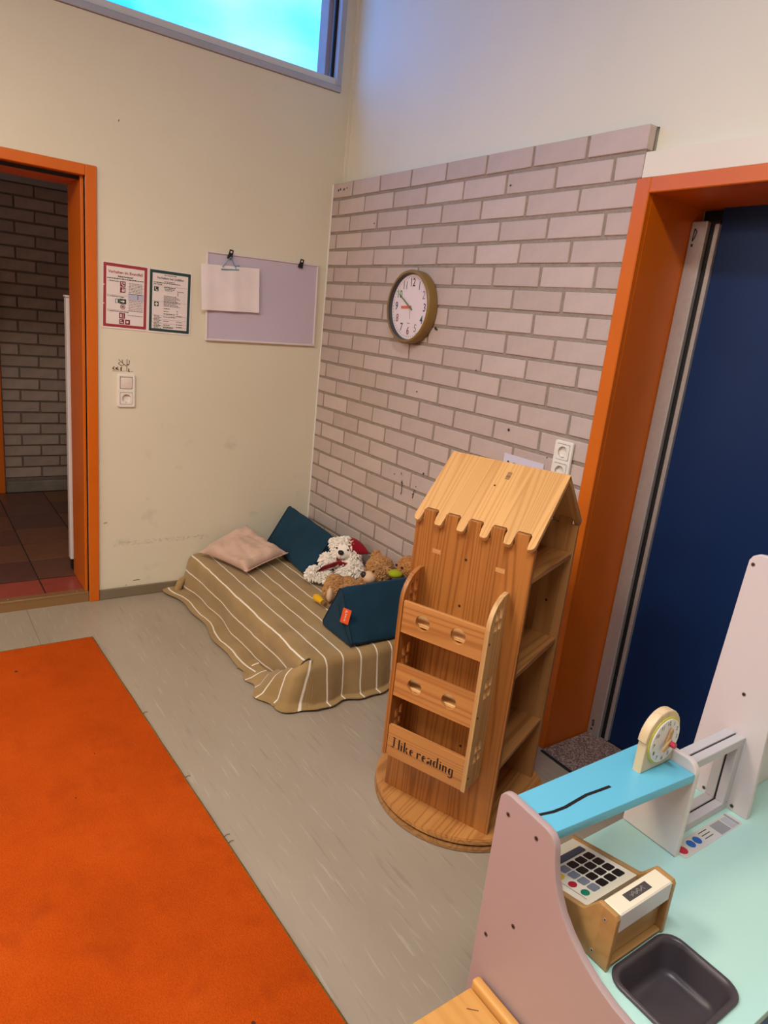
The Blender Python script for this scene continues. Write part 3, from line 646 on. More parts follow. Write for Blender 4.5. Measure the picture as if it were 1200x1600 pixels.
NUMC = [(44, 34, 44), (60, 84, 120), (150, 130, 160), (84, 60, 96), (44, 92, 108), (160, 134, 138), (120, 50, 70), (50, 84, 100), (150, 104, 104), (52, 48, 96), (40, 130, 80), (120, 112, 116)]
for k in range(12):
    a = PI/2 - k*PI/6; r = .106
    text('numeral', str(12 if k == 0 else k), .050, mat('numeral_ink_%s' % 'abcdefghijkl'[k], NUMC[k], .5, 0), ck, r*math.cos(a), r*math.sin(a), .0286, 'CENTER', sx=.86, weight=.0006)
bm = bmesh.new()
for k in range(60):
    a = k*PI/30; r0, r1, w = .128, .133, .0011 if k % 5 else .0018
    c, s = math.cos(a), math.sin(a)
    bm.faces.new([bm.verts.new((r*c-q*s, r*s+q*c, .0285)) for r, q in ((r0, -w), (r1, -w), (r1, w), (r0, w))])
o = obj('minute_marks', bm, M_TXT, ck); o['kind'] = 'stuff'
def hand(name, ang, L, tail, w, z0, m, taper=.5):
    bm = bmesh.new(); c, s = math.cos(ang), math.sin(ang)
    pts = [(-tail, -w/2), (L, -w*taper/2), (L, w*taper/2), (-tail, w/2)]
    lo = [bm.verts.new((x*c-y*s, x*s+y*c, z0)) for x, y in pts]; hi = [bm.verts.new((x*c-y*s, x*s+y*c, z0+.0012)) for x, y in pts]
    bm.faces.new(lo[::-1]); bm.faces.new(hi)
    for k in range(4): bm.faces.new((lo[k], lo[(k+1) % 4], hi[(k+1) % 4], hi[k]))
    return obj(name, bm, m, ck)
lab(hand('hour_hand', PI/2-2*PI*8.92/12, .066, .010, .011, .0305, mat('coral_hand', (216, 100, 72), .5, 0), .9), 'coral hour hand')
lab(hand('minute_hand', PI/2-2*PI*50.3/60, .102, .022, .007, .0325, mat('olive_green_hand', (88, 116, 62), .5, 0), .6), 'green minute hand')
hand('second_hand', PI/2-2*PI*28/60, .052, .0, .0022, .0340, mat('pale_hand', (206, 184, 176), .5, 0), 1)
cyl('hub', (0, 0, .028), (0, 0, .0355), .006, mat('hub_ochre', (150, 110, 60), .5, 0), ck, 14)
quads('dial_print', [(-.012, .010, -.0725, -.0700)], M_TXTG, ck, .0286)

# paper sign half hidden behind the toy bookshelf
ps = thing('paper_sign', 'white paper sign on bricks, half hidden behind the toy bookshelf', 'sign', (1.638, -.0035, .975), WALL_R)
plate('sheet', rrect(-.105, .105, -.075, .098, .002), [], .001, mat('bluish_paper', (214, 208, 222), .6, .02, 6), ps, None, .0003)
flat('printed_mark', circ(-.078, .066, .006, 14), M_TXT, ps, .0012); flat('printed_mark', circ(-.045, .062, .012, 14, .008), mat('brown_print', (150, 96, 70), .6, 0), ps, .0012); flat('printed_mark', circ(-.012, .056, .010, 14, .007), mat('brown_print', (150, 96, 70), .6, 0), ps, .0012)

# ================================================================== BED CORNER
mt_ = tag(box('mattress', (.012, 1.325, -.715, -.012, .0, .186), fabric('grey_mattress_cover', (150, 140, 128), 300), None, .03, 3, 40), 'floor mattress fully covered by the striped blanket', 'mattress')
def blanket():
    bm = bmesh.new(); uvl = bm.loops.layers.uv.new('UVMap')
    uv = {}
    X0, X1, YB, Y0, ZT_ = .008, 1.335, -.722, -.012, .194
    def add(p, s, t):
        v = bm.verts.new(p); uv[v] = (s, t); return v
    rr = .035
    def prof(d, drop, lean):
        """distance d past the edge -> (outward, down): rounded edge, leaning fall, then a skirt on the floor"""
        q = rr*PI/2
        if d < q: a = d/rr; return rr*math.sin(a)-.012*0, rr*(1-math.cos(a))
        d -= q; fall = drop-rr
        k = min(d, fall); out = rr + k*lean; dn = rr+k
        if d > fall: out += (d-fall)*.95
        return out, dn
    def wr(x, y): return .003*noise.noise((x*5, y*7, 1.3)) + .002*noise.noise((x*13, y*3, 5.1))
    NA, NB = 84, 54
    LT = .255   # cloth hanging over the long side
    ts = [Y0 - (abs(YB-Y0)+LT)*j/NB for j in range(NB+1)]
    XE = X1 - rr
    def side(x, t):
        yb = YB + rr
        if t > yb:
            z = ZT_ + wr(x, t)
            # wrinkles running from the pillow towards the corner cushion
            z += .007*math.exp(-((t+.36-.22*(x-.5))/.020)**2)*max(0, min(1, (x-.25)*4))*max(0, min(1, (.80-x)*4))
            return Vector((x, t, z))
        d = yb-t; o, dn = prof(d, ZT_-.012, .05)
        f = min(1, d/.28)
        o += f*(.010*math.sin(x*9+1)+.007*math.sin(x*21+.5)) + .012*f
        o += f*f*.03*math.exp(-((x-.02)/.09)**2)
        zz = max(.006, ZT_-dn) + wr(x, t)*(1-f)
        if d > .20: zz += .010*max(0, math.sin((d-.20)/.09*PI))*(.5+.5*math.sin(x*5+2.2))
        return Vector((x, yb-o, zz))
    grid = []
    for i in range(NA+1):
        x = X0 + (XE-X0)*i/NA
        grid.append([add(side(x, t), x, t) for t in ts])
    for i in range(NA):
        for j in range(NB): bm.faces.new((grid[i][j], grid[i+1][j], grid[i+1][j+1], grid[i][j+1]))
    # end flap, whose surplus wraps back round the corner as an ear
    LE, NE = .235, 26; EAR = .44
    NT = 72; tt = [Y0 - (abs(YB-Y0)+EAR)*j/NT for j in range(NT+1)]
    g2 = []
    for k in range(NE+1):
        s = LE*k/NE; row = []
        for t in tt:
            f = s/LE
            if t >= YB+rr:
                o, dn = prof(s, ZT_-.012, .06)
                o += f*(.010*math.sin(t*26)+.006*math.sin(t*51+1)) + .012*f
                p = Vector((XE+o, t, max(.006, ZT_-dn)+wr(XE, t)*(1-f)))
            else:
                e = YB+rr-t; u = min(1, e/(EAR+rr-.0))
                o, dn = prof(s, ZT_-.012, .06)
                # turn the corner
                turn = min(1.0, e/.095)*PI/2
                rad = .030 + .024*min(1, e/.10) + o*.62
                cx, cy = XE-.012, YB+rr+.012
                px = cx + rad*math.cos(turn); py = cy - rad*math.sin(turn)
                run = max(0, e-.095)
                top = max(.026, ZT_ - .55*max(0, e-.03))        # the ear's upper edge slopes down along the side
                px -= run*(.92)
                zz = max(.006, top - (top-.008)*f)
                py -= f*(.040+.012*math.sin(e*40)) + .020*min(1, e/.05)
                py -= .020*math.sin(min(1, run/.2)*PI)*f
                p = Vector((px, py, zz + .004*math.sin(e*60)*(1-f)))
            row.append(add(p, X1+s, t))
        g2.append(row)
    for k in range(NE):
        for j in range(NT): bm.faces.new((g2[k][j], g2[k+1][j], g2[k+1][j+1], g2[k][j+1]))
    for f in bm.faces:
        for l in f.loops: l[uvl].uv = uv[l.vert]
    bmesh.ops.recalc_face_normals(bm, faces=bm.faces)
    me = bpy.data.meshes.new('blanket'); bm.to_mesh(me); bm.free()
    o = bpy.data.objects.new('blanket', me); me.materials.append(M_KNIT)
    COL.objects.link(o)
    md = o.modifiers.new('thick', 'SOLIDIFY'); md.thickness = .004; md.offset = 1
    me2 = eval_mesh(o); bpy.data.objects.remove(o)
    shade(me2, 70)
    return tag(from_mesh('blanket', me2, None), 'tan blanket with white stripes draped over the floor mattress', 'blanket')
bl = blanket()
# a rolled corner of the blanket at the wall
bm = bmesh.new()
tube_bm(bm, [(.020, -.742, .074), (.026, -.764, .062), (.036, -.784, .046), (.052, -.800, .030), (.066, -.812, .016)], [.012, .017, .020, .020, .013], 12)
for v in bm.verts: v.co += Vector((noise.noise(v.co*30), noise.noise(v.co*30+Vector((5, 0, 0))), 0))*.006
lab(obj('rolled_corner', bm, mat('tan_knit_plain', (168, 133, 84), .95, .08, 20, .3, 400), bl, 60), 'rolled blanket corner against the wall')

def pillow():
    c = [Vector((.075, -.700, .232)), Vector((.425, -.575, .228)), Vector((.315, -.285, .262)), Vector((.028, -.405, .345))]
    bm = bmesh.new(); N = 26; top = {}; bot = {}
    nrm = (c[1]-c[0]).cross(c[3]-c[0]).normalized()
    for i in range(N+1):
        for j in range(N+1):
            a, b = -1+2*i/N, -1+2*j/N
            pin = 1 - .13*(1-abs(a)**2)*(abs(b)**6); pinb = 1 - .13*(1-abs(b)**2)*(abs(a)**6)
            A, B = a*pinb, b*pin
            u, v = (A+1)/2, (B+1)/2
            p = c[0]*(1-u)*(1-v)+c[1]*u*(1-v)+c[2]*u*v+c[3]*(1-u)*v
            h = .066*(max(0, (1-abs(a)**3.2)*(1-abs(b)**3.2)))**.55
            w = 1.6*(.016*noise.noise(p*8)+.009*noise.noise(p*20+Vector((3, 1, 0)))-.010*abs(noise.noise(Vector((p.x*26+p.y*9, p.y*5, 2))))) if h > 0 else 0
            sag = -.014*(1-a*a)*(1-b*b) - sum(dp*math.exp(-(((a-ax)*ny-(b-ay)*nx)/.07)**2)*max(0, 1-((a-ax)*nx+(b-ay)*ny)**2/.55) for ax, ay, nx, ny, dp in ((-.3, .4, .8, .6, .012), (.2, -.2, .95, -.3, .010), (.45, .35, .5, .87, .012), (-.45, -.35, .7, -.7, .009), (.1, .55, 1, .1, .010), (.6, -.5, .3, .95, .009)))
            top[i, j] = bm.verts.new(p + nrm*(h+w*min(1, h*30)+sag)); edge = i in (0, N) or j in (0, N)
            bot[i, j] = top[i, j] if edge else bm.verts.new(p - nrm*(h*.45))
    for i in range(N):
        for j in range(N):
            bm.faces.new([top[i, j], top[i+1, j], top[i+1, j+1], top[i, j+1]])
            q = [bot[i, j], bot[i, j+1], bot[i+1, j+1], bot[i+1, j]]
            try: bm.faces.new(q)
            except ValueError: pass
    o = tag(obj('pillow', bm, M_PINK, None, 70), 'creased dusty pink pillow leaning on the wall at the bed head', 'pillow')
    bm = bmesh.new(); tube_bm(bm, [c[1]*(1-k/10)+c[2]*k/10 + nrm*(.004) + (c[0]-c[1])*.02*math.sin(PI*k/10) for k in range(11)], .003, 6)
    obj('seam_piping', bm, M_PINK, o, 60); return o
pillow()

def wedge(name, label, loc, rot, L, tagpos=None):
    t = thing(name, label, 'cushion', loc, rot, 'wedge cushions on the bed')
    s, h = .270, .236
    bm = bmesh.new(); n = 14
    # prism along local x, base on z = 0, rounded edges, slightly slack faces
    tri = [(-s/2, 0), (s/2, 0), (0, h)]; out = []
    for k in range(3):
        p = Vector(tri[k]); a = Vector(tri[k-1]); b = Vector(tri[(k+1) % 3])
        d0 = (a-p).normalized(); d1 = (b-p).normalized()
        for q in (0, .5, 1):
            m_ = (d0*(1-q)+d1*q).normalized(); off = .018 if q != .5 else .013
            out.append(p + (d0 if q == 0 else d1 if q == 1 else m_)*off)
        for q in (.17, .34, .5, .66, .83): out.append(p + (b-p)*q)
    m = len(out); rings = []
    for i in range(n+1):
        x = -L/2 + L*i/n; ring = []
        for y, z in out:
            e = min(1, min(i, n-i)/1.0)
            w = .006*noise.noise((x*6, y*8, z*8+L*9)) + .003*noise.noise((x*17, y*15, z*15))
            cen = Vector((0, h/3)); q = Vector((y, z)); q = cen + (q-cen)*(1 if e else .955); q += (q-cen).normalized()*w
            ring.append(bm.verts.new((x, q.x, max(0, q.y))))
        rings.append(ring)
    for a, b in zip(rings, rings[1:]):
        for k in range(m): bm.faces.new((a[k], a[(k+1) % m], b[(k+1) % m], b[k]))
    for ring, sg in ((rings[0], -1), (rings[-1], 1)):
        cv = bm.verts.new((sg*(L/2+.006), 0, h/3))
        for k in range(m): bm.faces.new((ring[k], ring[(k+1) % m], cv))
    o = obj('cover', bm, M_TEAL, t, 42)
    M_SEAM = mat('teal_seam', (18, 42, 56), .9, 0)
    for sg in (-1, 1):
        bm = bmesh.new(); x = sg*(L/2+.0005); pts = [(x, p[0]*.965, (p[1]-h/3)*.965+h/3) for p in out]; tube_bm(bm, pts + [pts[0]], .0028, 6); obj('seam', bm, M_SEAM, t, 60)
    bm = bmesh.new(); tube_bm(bm, [(-L/2-.004, .004, h*.62), (-L/2-.007, -.02, h*.45), (-L/2-.006, -s*.42, .012)], .0022, 6); obj('seam', bm, M_SEAM, t, 60)
    if tagpos: tagpos(t, L, s, h)
    return t
def orange_tag(t, L, s, h):
    # fabric tag sewn into the seam of the near end, facing out of the end
    M = Matrix.Translation((-L/2-.012, -.073, .124)) @ Matrix.Rotation(.63, 4, 'Z') @ Matrix.Rotation(.16, 4, 'X') @ Matrix(((0, 0, -1, 0), (-1, 0, 0, 0), (0, 1, 0, 0), (0, 0, 0, 1)))
    lb = lab(plate('fabric_tag', rrect(-.019, .019, -.034, .034, .002), [], .002, mat('orange_fabric_tag', (240, 92, 30), .7, 0), t, M, .0006), 'orange fabric tag with faint white script')
    ln = [[(-.004, .027), (-.006, .014)], [(-.004, .027), (.005, .022), (-.005, .019)], [(-.001, .012), (.004, .009), (-.003, .006), (-.004, .011)], [(.003, .003), (-.004, .001), (.003, -.003), (-.004, -.006)], [(.003, -.010), (-.004, -.012)], [(.003, -.016), (-.003, -.017), (-.004, -.022), (.003, -.021)]]
    strokes('script', ln, .0024, mat('pale_pink_thread', (255, 208, 190), .7, 0), lb, M @ Matrix.Translation((0, 0, .0014)))
wedge('wedge_cushion', 'dark teal wedge cushion in the corner behind the pillow', (.292, -.158, .216), Matrix.Rotation(math.radians(3.2), 3, 'Y'), .49)
wedge('wedge_cushion', 'dark teal wedge cushion with orange tag at the bed foot', (1.185, -.252, .206), Matrix.Rotation(math.radians(90), 3, 'Z'), .475, orange_tag)

# ---- plush animals
def fuse(parts, voxel=.005, smooth=4):
    bm = bmesh.new()
    for c, r, rot in parts: ball(bm, c, r, 20, rot)
    me = bpy.data.meshes.new('fuse'); bm.to_mesh(me); bm.free()
    o = bpy.data.objects.new('fuse', me); COL.objects.link(o)
    a = o.modifiers.new('r', 'REMESH'); a.mode = 'VOXEL'; a.voxel_size = voxel
    b = o.modifiers.new('s', 'SMOOTH'); b.iterations = smooth; b.factor = .5
    m2 = eval_mesh(o); bpy.data.objects.remove(o); return m2
def fur(me, n, ln, rad, seed, keep=None, curl=.4):
    rnd = random.Random(seed); bm = bmesh.new(); polys = list(me.polygons)
    wts = [p.area for p in polys]
    for p in rnd.choices(polys, wts, k=n):
        c, nn = p.center, p.normal
        if (keep and not keep(c, nn)) or c.z < .222 or nn.z < -.6: continue
        d = (nn + Vector((rnd.gauss(0, curl), rnd.gauss(0, curl), rnd.gauss(-.2, curl)))).normalized()
        a = d.orthogonal().normalized(); b = d.cross(a); L = ln*rnd.uniform(.7, 1.25); r = rad*rnd.uniform(.8, 1.2)
        ring = [bm.verts.new(c - nn*.003 + (a*math.cos(q)+b*math.sin(q))*r) for q in (0, 2.1, 4.2)]
        mid = [bm.verts.new(c + d*L*.55 + (a*math.cos(q)+b*math.sin(q))*r*.85) for q in (0, 2.1, 4.2)]
        q_ = c + d*L + Vector((0, 0, -.25*L)); q_.z = max(q_.z, .208); tip = bm.verts.new(q_)
        for k in range(3):
            bm.faces.new((ring[k], ring[(k+1) % 3], mid[(k+1) % 3], mid[k])); bm.faces.new((mid[k], mid[(k+1) % 3], tip))
    return bm
def plush(parent, nm, parts, m, n, ln, rad, seed, keep=None, zmin=.207):
    me = fuse(parts)
    for v in me.vertices: v.co.z = max(v.co.z, zmin)
    shade(me, 180); from_mesh(nm, me, m, parent)
    o = obj(nm.replace('body', 'fur') if 'body' in nm else 'fur', fur(me, n, ln, rad, seed, keep), m, parent, 60); o['kind'] = 'stuff'
M_IVORY = fabric('ivory_plush', (248, 238, 224), 300, .3, .05); M_CARAMEL = fabric('caramel_plush', (190, 140, 84), 300, .25, .12)
M_BEIGE = fabric('pale_beige_velour', (222, 186, 150), 500, .3, .05); M_NOSE = mat('black_plush_nose', (24, 20, 20), .5, 0); M_DRED2 = fabric('dark_red_felt', (140, 16, 30), 400, .1, .08)
M_DBROWN = mat('dark_brown_nose', (50, 30, 24), .5, 0); M_ROTB = fabric('ochre_plush', (186, 128, 70), 300, .2, .1)
# polar bear
pb = thing('plush_polar_bear', 'white plush bear in red hat and scarf by the bricks', 'plush toy', (.056, -.034, .010), None, 'plush toys on the bed')
H = Vector((.600, -.105, .372)); fwd = Vector((.62, -.74, .05)).normalized()
face = lambda c, n: (c-H).dot(fwd) > .044 and (c-H).length < .092 and c.z > .325
plush(pb, 'body', [((.645, -.095, .262), (.070, .066, .062), None), ((.635, -.095, .295), (.055, .055, .05), None), (H, (.066, .064, .058), None), (H+fwd*.042+Vector((0, 0, -.010)), (.036, .036, .032), None),
      ((.592, -.148, .300), (.032, .028, .026), None), ((.552, -.180, .306), (.034, .034, .032), None), ((.598, -.205, .236), (.036, .042, .030), None), ((.553, -.250, .240), (.036, .038, .036), None),
      ((.685, -.150, .236), (.032, .040, .032), None), ((.700, -.105, .300), (.034, .034, .04), None), (H+Vector((-.045, -.036, .028)), .022, None), (H+Vector((.056, .020, -.012)), .024, None)], M_IVORY, 4200, .019, .0060, 1, lambda c, n: not face(c, n))
bm = bmesh.new(); ball(bm, H+fwd*.076+Vector((0, 0, .004)), (.018, .014, .012), 16); lab(obj('nose', bm, M_NOSE, pb, 60), 'black nose')
side = Vector((-fwd.y, fwd.x, 0)).normalized()*-1
def onface(a, b): return H + fwd*.0785 + side*a*-1 + Vector((0, 0, b))
tube('mouth', [onface(0, -.006)-fwd*.002, onface(0, -.026)-fwd*.003], .0012, M_NOSE, pb, 5)
tube('mouth', [H+fwd*(.0735-.10*abs(a)) + side*a + Vector((0, 0, -.036+9*a*a)) for a in [-.024+.004*k for k in range(13)]], .0013, M_NOSE, pb, 5)
for a in (-.030, .030):
    bm = bmesh.new(); ball(bm, H+fwd*.056+side*a+Vector((0, 0, .018)), .005, 10); obj('eye', bm, M_NOSE, pb, 60)
bm = bmesh.new()
def cone_bend(bm, base_c, axis, rb, L, bend, n=18, m=9):
    axis = axis.normalized(); a = axis.orthogonal().normalized(); b = axis.cross(a); rings = []
    for i in range(m+1):
        q = i/m; c = base_c + axis*L*q + bend*q*q; r = rb*(1-q)**.75 + .004
        rings.append([bm.verts.new(c + (a*math.cos(2*PI*k/n)+b*math.sin(2*PI*k/n))*r) for k in range(n)])
    for r0, r1 in zip(rings, rings[1:]):
        for k in range(n): bm.faces.new((r0[k], r0[(k+1) % n], r1[(k+1) % n], r1[k]))
    bm.faces.new(rings[-1]); bm.faces.new(rings[0][::-1])
cone_bend(bm, H+Vector((.030, .030, .018)), Vector((.72, .42, .42)), .050, .078, Vector((.020, .0, -.040))); lab(obj('hat', bm, M_DRED2, pb, 60), 'dark red pointed hat')
bm = bmesh.new(); n = 40; prev = None
for k in range(n+1):
    a = 2*PI*k/n; c = Vector((.622, -.100, .318)); p = c + Vector((.056*math.cos(a), .056*math.sin(a), .004*math.sin(a*2)))
    q = [bm.verts.new(p + Vector((math.cos(a)*o, math.sin(a)*o, zz))) for o, zz in ((-.004, -.013), (.007, -.012), (.007, .012), (-.004, .013))]
    if prev:
        for i in range(4): bm.faces.new((prev[i], prev[(i+1) % 4], q[(i+1) % 4], q[i]))
    prev = q
tail = [(.660, -.172, .326), (.636, -.196, .310), (.610, -.216, .292), (.590, -.232, .278), (.584, -.246, .264)]; prev = None
for i, p in enumerate(tail):
    p = Vector(p); q = [bm.verts.new(p+Vector(o)) for o in ((.014, .004, .024), (.018, -.010, .018), (-.014, -.018, -.020), (-.016, -.004, -.016))]
    if prev:
        for k in range(4): bm.faces.new((prev[k], prev[(k+1) % 4], q[(k+1) % 4], q[k]))
    else: bm.faces.new(q)
    prev = q
bm.faces.new(prev[::-1]); lab(obj('scarf', bm, M_DRED2, pb, 50), 'dark red scarf')
# brown bear
bb = thing('plush_brown_bear', 'curly caramel plush bear lying beside the white bear', 'plush toy', (0, 0, 0), None, 'plush toys on the bed')
HB = Vector((.955, -.128, .382)); fb = Vector((.25, -.93, -.30)).normalized()
ZX = Vector((-.30, -.60, -.12)).normalized()
muz = HB + Vector((.004, -.060, -.030))
plush(bb, 'body', [(HB, (.068, .064, .064), None), (HB+Vector((-.068, .018, .046)), (.026, .018, .024), None), (HB+Vector((.058, -.004, .020)), (.022, .018, .022), None),
      ((.918, -.140, .270), (.078, .070, .066), None), ((.875, -.215, .268), (.055, .036, .036), None), ((.835, -.226, .275), (.036, .030, .034), None),
      ((.800, -.275, .262), (.050, .044, .052), None), ((.835, -.305, .250), (.046, .046, .046), None), ((.90, -.26, .25), (.06, .05, .042), None)], M_CARAMEL, 3800, .011, .0050, 2, lambda c, n: (c-muz).length > .040)
bm = bmesh.new(); ball(bm, muz, (.036, .034, .030), 18); lab(obj('muzzle', bm, M_BEIGE, bb, 60), 'pale velour muzzle')
bm = bmesh.new(); ball(bm, muz+Vector((-.010, -.028, .012)), (.017, .012, .016), 16); lab(obj('nose', bm, M_DBROWN, bb, 60), 'dark brown nose')
for a in (-.028, .034): bm = bmesh.new(); ball(bm, HB+Vector((a, -.062, .010)), .0055, 10); obj('eye', bm, M_NOSE, bb, 60)
bm = bmesh.new(); ball(bm, (.862, -.340, .244), (.030, .016, .036), 16, Matrix.Rotation(-.6, 3, 'Z')); lab(obj('foot_pad', bm, M_BEIGE, bb, 60), 'pale velour foot sole')
# third plush, only its head shows
tp = thing('plush_duckbill', 'ochre plush head with lime green bill behind the wedge cushion', 'plush toy', (0, 0, 0), None, 'plush toys on the bed')
HC = Vector((1.094, -.068, .434))
plush(tp, 'body', [(HC, (.056, .052, .054), None), ((1.060, -.045, .352), (.032, .030, .05), None), ((1.022, -.043, .265), (.020, .026, .06), None), ((1.04, -.044, .31), (.022, .026, .04), None)], M_ROTB, 900, .006, .004, 3)
bm = bmesh.new(); ball(bm, HC+Vector((-.006, -.066, -.024)), (.034, .036, .018), 16); lab(obj('bill', bm, fabric('lime_green_plush', (160, 168, 24), 300), tp, 60), 'lime green bill')
for a in ((-.026, -.052, .010), (.022, -.056, .014)): bm = bmesh.new(); ball(bm, HC+Vector(a), .006, 10); obj('eye', bm, M_NOSE, tp, 60)
# small yellow toy
yt = thing('stuffed_toy', 'small yellow stuffed toy with brown tip on the blanket', 'toy', (.87, -.395, .224))
bm = bmesh.new(); tube_bm(bm, [(-.052, -.002, .002), (-.046, -.002, .003), (-.03, 0, .004), (-.01, 0, .004), (.010, .001, .003), (.022, .001, .002)], [.006, .015, .019, .017, .013, .013], 12); obj('foot', bm, fabric('yellow_plush', (232, 176, 22), 300), yt, 60)
bm = bmesh.new(); tube_bm(bm, [(.020, .001, .002), (.032, .001, .001), (.046, .002, 0)], [.0125, .012, .011], 12); lab(obj('tip', bm, fabric('brown_velour', (132, 92, 44), 300), yt, 60), 'brown cuff')
bm = bmesh.new(); ball(bm, (1.02, -.255, .318), (.050, .026, .016), 16, Matrix.Rotation(.3, 3, 'Z'))
tag(obj('plush_scrap', bm, fabric('yellow_plush', (232, 176, 22), 300), None, 60), 'sliver of yellow plush peeping over the wedge cushion with the tag', 'toy')

# ================================================================== TOY BOOKSHELF
th = math.radians(21.8); u_ = Vector((math.cos(th), math.sin(th), 0)); v_ = Vector((-math.sin(th), math.cos(th), 0))
bs = thing('toy_bookshelf', 'revolving wooden castle bookshelf for children with pitched roof', 'bookshelf', Vector((1.914, -.722, 0)) + u_*.189 + v_*.19, Matrix.Rotation(th, 3, 'Z'))
def disc(name, r, z0, z1, m, label=None):
    bm = bmesh.new(); bmesh.ops.create_cone(bm, cap_ends=True, segments=96, radius1=r, radius2=r, depth=z1-z0, matrix=Matrix.Translation((0, 0, (z0+z1)/2)))
    es = [e for e in bm.edges if abs(e.verts[0].co.z-e.verts[1].co.z) < 1e-6 and len(e.link_faces) == 2 and any(len(f.verts) > 4 for f in e.link_faces)]
    bmesh.ops.bevel(bm, geom=es, offset=.003, segments=2, affect='EDGES'); return obj(name, bm, m, bs, 40)
disc('base_disc', .292, 0, .018, wood('pine_base', (184, 134, 82), (140, 92, 48), 'y', .45, 26, 12))
disc('gap_ring', .276, .018, .025, M_BLACK)  # black ring filling the gap between base and turntable
disc('turntable', .290, .025, .045, wood('pine_turntable', (208, 146, 80), (164, 102, 48), 'y', .4, 26, 14))
HW, HD = .189, .19
MERL = [-.146+.073*k for k in range(5)]
def castle(sgn):
    top, mz = .968, 1.004; o = [(-HW, .045), (HW, .045), (HW, top)]
    for c in reversed(MERL): o += [(c+.020, top), (c+.020, mz-.003), (c+.017, mz), (c-.017, mz), (c-.020, mz-.003), (c-.020, top)]
    return o + [(-HW, top)]
plate('front_panel', castle(1), [], .016, PINE, bs, MXZ(-HD+.008), .0012)
plate('back_panel', castle(1), [], .016, wood('pine_back', (198, 142, 82), (156, 100, 48), 'z', .42, 26, 14, .55), bs, MXZ(HD-.008), .0012)
bm = bmesh.new(); bm_box(bm, -.008, .008, -HD+.016, HD-.016, .045, .96, .001); obj('divider', bm, PINE, bs)
for sg in (-1, 1):
    for zz in (.262, .566, .862):
        bm = bmesh.new(); x0, x1 = sorted((sg*.008, sg*(HW-.004))); bm_box(bm, x0, x1, -HD+.016, HD-.016, zz, zz+.016, .0012); obj('shelf', bm, PINE_Y, bs)
# roof boards with a toothed lower edge
RIDGE, EZ, EY = 1.155, .972, HD+.022
SL = math.hypot(EY, RIDGE-EZ); ang = math.atan2(RIDGE-EZ, EY)
def roof_outline():
    RW = HW+.002; nd = .052; o = [(-RW, SL), (-RW, .018)]
    o += [(-RW+.018*(1-math.cos(a)), .018*(1-math.sin(a))) for a in (.4, .8, 1.2, PI/2)]
    for c in MERL: o += [(c-.027, 0), (c-.023, .004), (c-.0215, nd-.006), (c-.018, nd), (c+.018, nd), (c+.0235, nd-.008), (c+.0235, .026), (c+.028, .004), (c+.032, 0)] if c < .14 else [(c-.027, 0), (c-.023, .004), (c-.0215, nd-.006), (c-.018, nd), (c+.018, nd), (c+.0235, nd-.008), (c+.0235, .020), (c+.025, .006)]
    return o + [(RW-.018*(1-math.cos(a)), .018*(1-math.sin(a))) for a in (PI/2, 1.2, .8, .4)] + [(RW, .018), (RW, SL)]
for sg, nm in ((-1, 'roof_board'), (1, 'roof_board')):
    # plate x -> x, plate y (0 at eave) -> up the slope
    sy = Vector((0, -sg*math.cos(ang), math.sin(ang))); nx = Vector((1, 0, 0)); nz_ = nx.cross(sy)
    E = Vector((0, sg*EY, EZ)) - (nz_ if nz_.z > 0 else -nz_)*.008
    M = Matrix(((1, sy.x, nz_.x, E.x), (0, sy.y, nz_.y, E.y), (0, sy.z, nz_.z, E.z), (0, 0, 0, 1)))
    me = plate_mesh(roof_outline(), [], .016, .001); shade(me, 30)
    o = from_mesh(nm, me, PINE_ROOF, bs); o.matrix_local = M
    if sg < 0:
        s_ = quads('dowel_plug', [(.012, .026, SL*.77, SL*.87)], wood('end_grain', (170, 124, 76), (96, 58, 28), 'x', .6, 90, 3), o, .0083)
        cyl('screw', (-.006, SL*.66, .006), (-.006, SL*.66, .0084), .003, M_DARKHOLE, o, 10)
# book pockets on the front
PV = -HD-.10
def arched(cx, z0, w, h): return [(cx-w/2, z0), (cx+w/2, z0), (cx+w/2, z0+h-w/2)] + [(cx+w/2*math.cos(a), z0+h-w/2+w/2*math.sin(a)) for a in (.5, 1.0, PI/2, 2.14, 2.64)] + [(cx-w/2, z0+h-w/2)]
def side_outline():
    o = [(-HD, .228), (-HD, .829)]; R = .098
    o += [(-HD-.004-R*math.sin(a)*.97, .829-.085*(1-math.cos(a))) for a in [PI/2*k/10 for k in range(11)]]
    return o + [(PV, .744), (PV, .228)]
holes = []
for z0 in (.728, .520, .308):
    for cx, dz in ((-HD-.034, .006), (-HD-.060, 0)):
        holes.append([(cx-.0095, z0), (cx+.0095, z0), (cx+.0095, z0+.026), (cx-.0095, z0+.026)]); holes.append(arched(cx, z0+.033, .019, .030+dz))
for sx_ in (-.150, .128):
    sp = plate('pocket_side', side_outline(), holes, .014, PINE_PALE if sx_ > 0 else PINE, bs, MYZ(sx_), .001)
    for zz in (.70, .47, .27): cyl('screw', (sx_+.0065, PV+.012, zz), (sx_+.0078, PV+.012, zz), .0035, M_BLACK, sp, 12)
    for vv, zz in ((PV+.03, .60), (PV+.065, .60)): pass
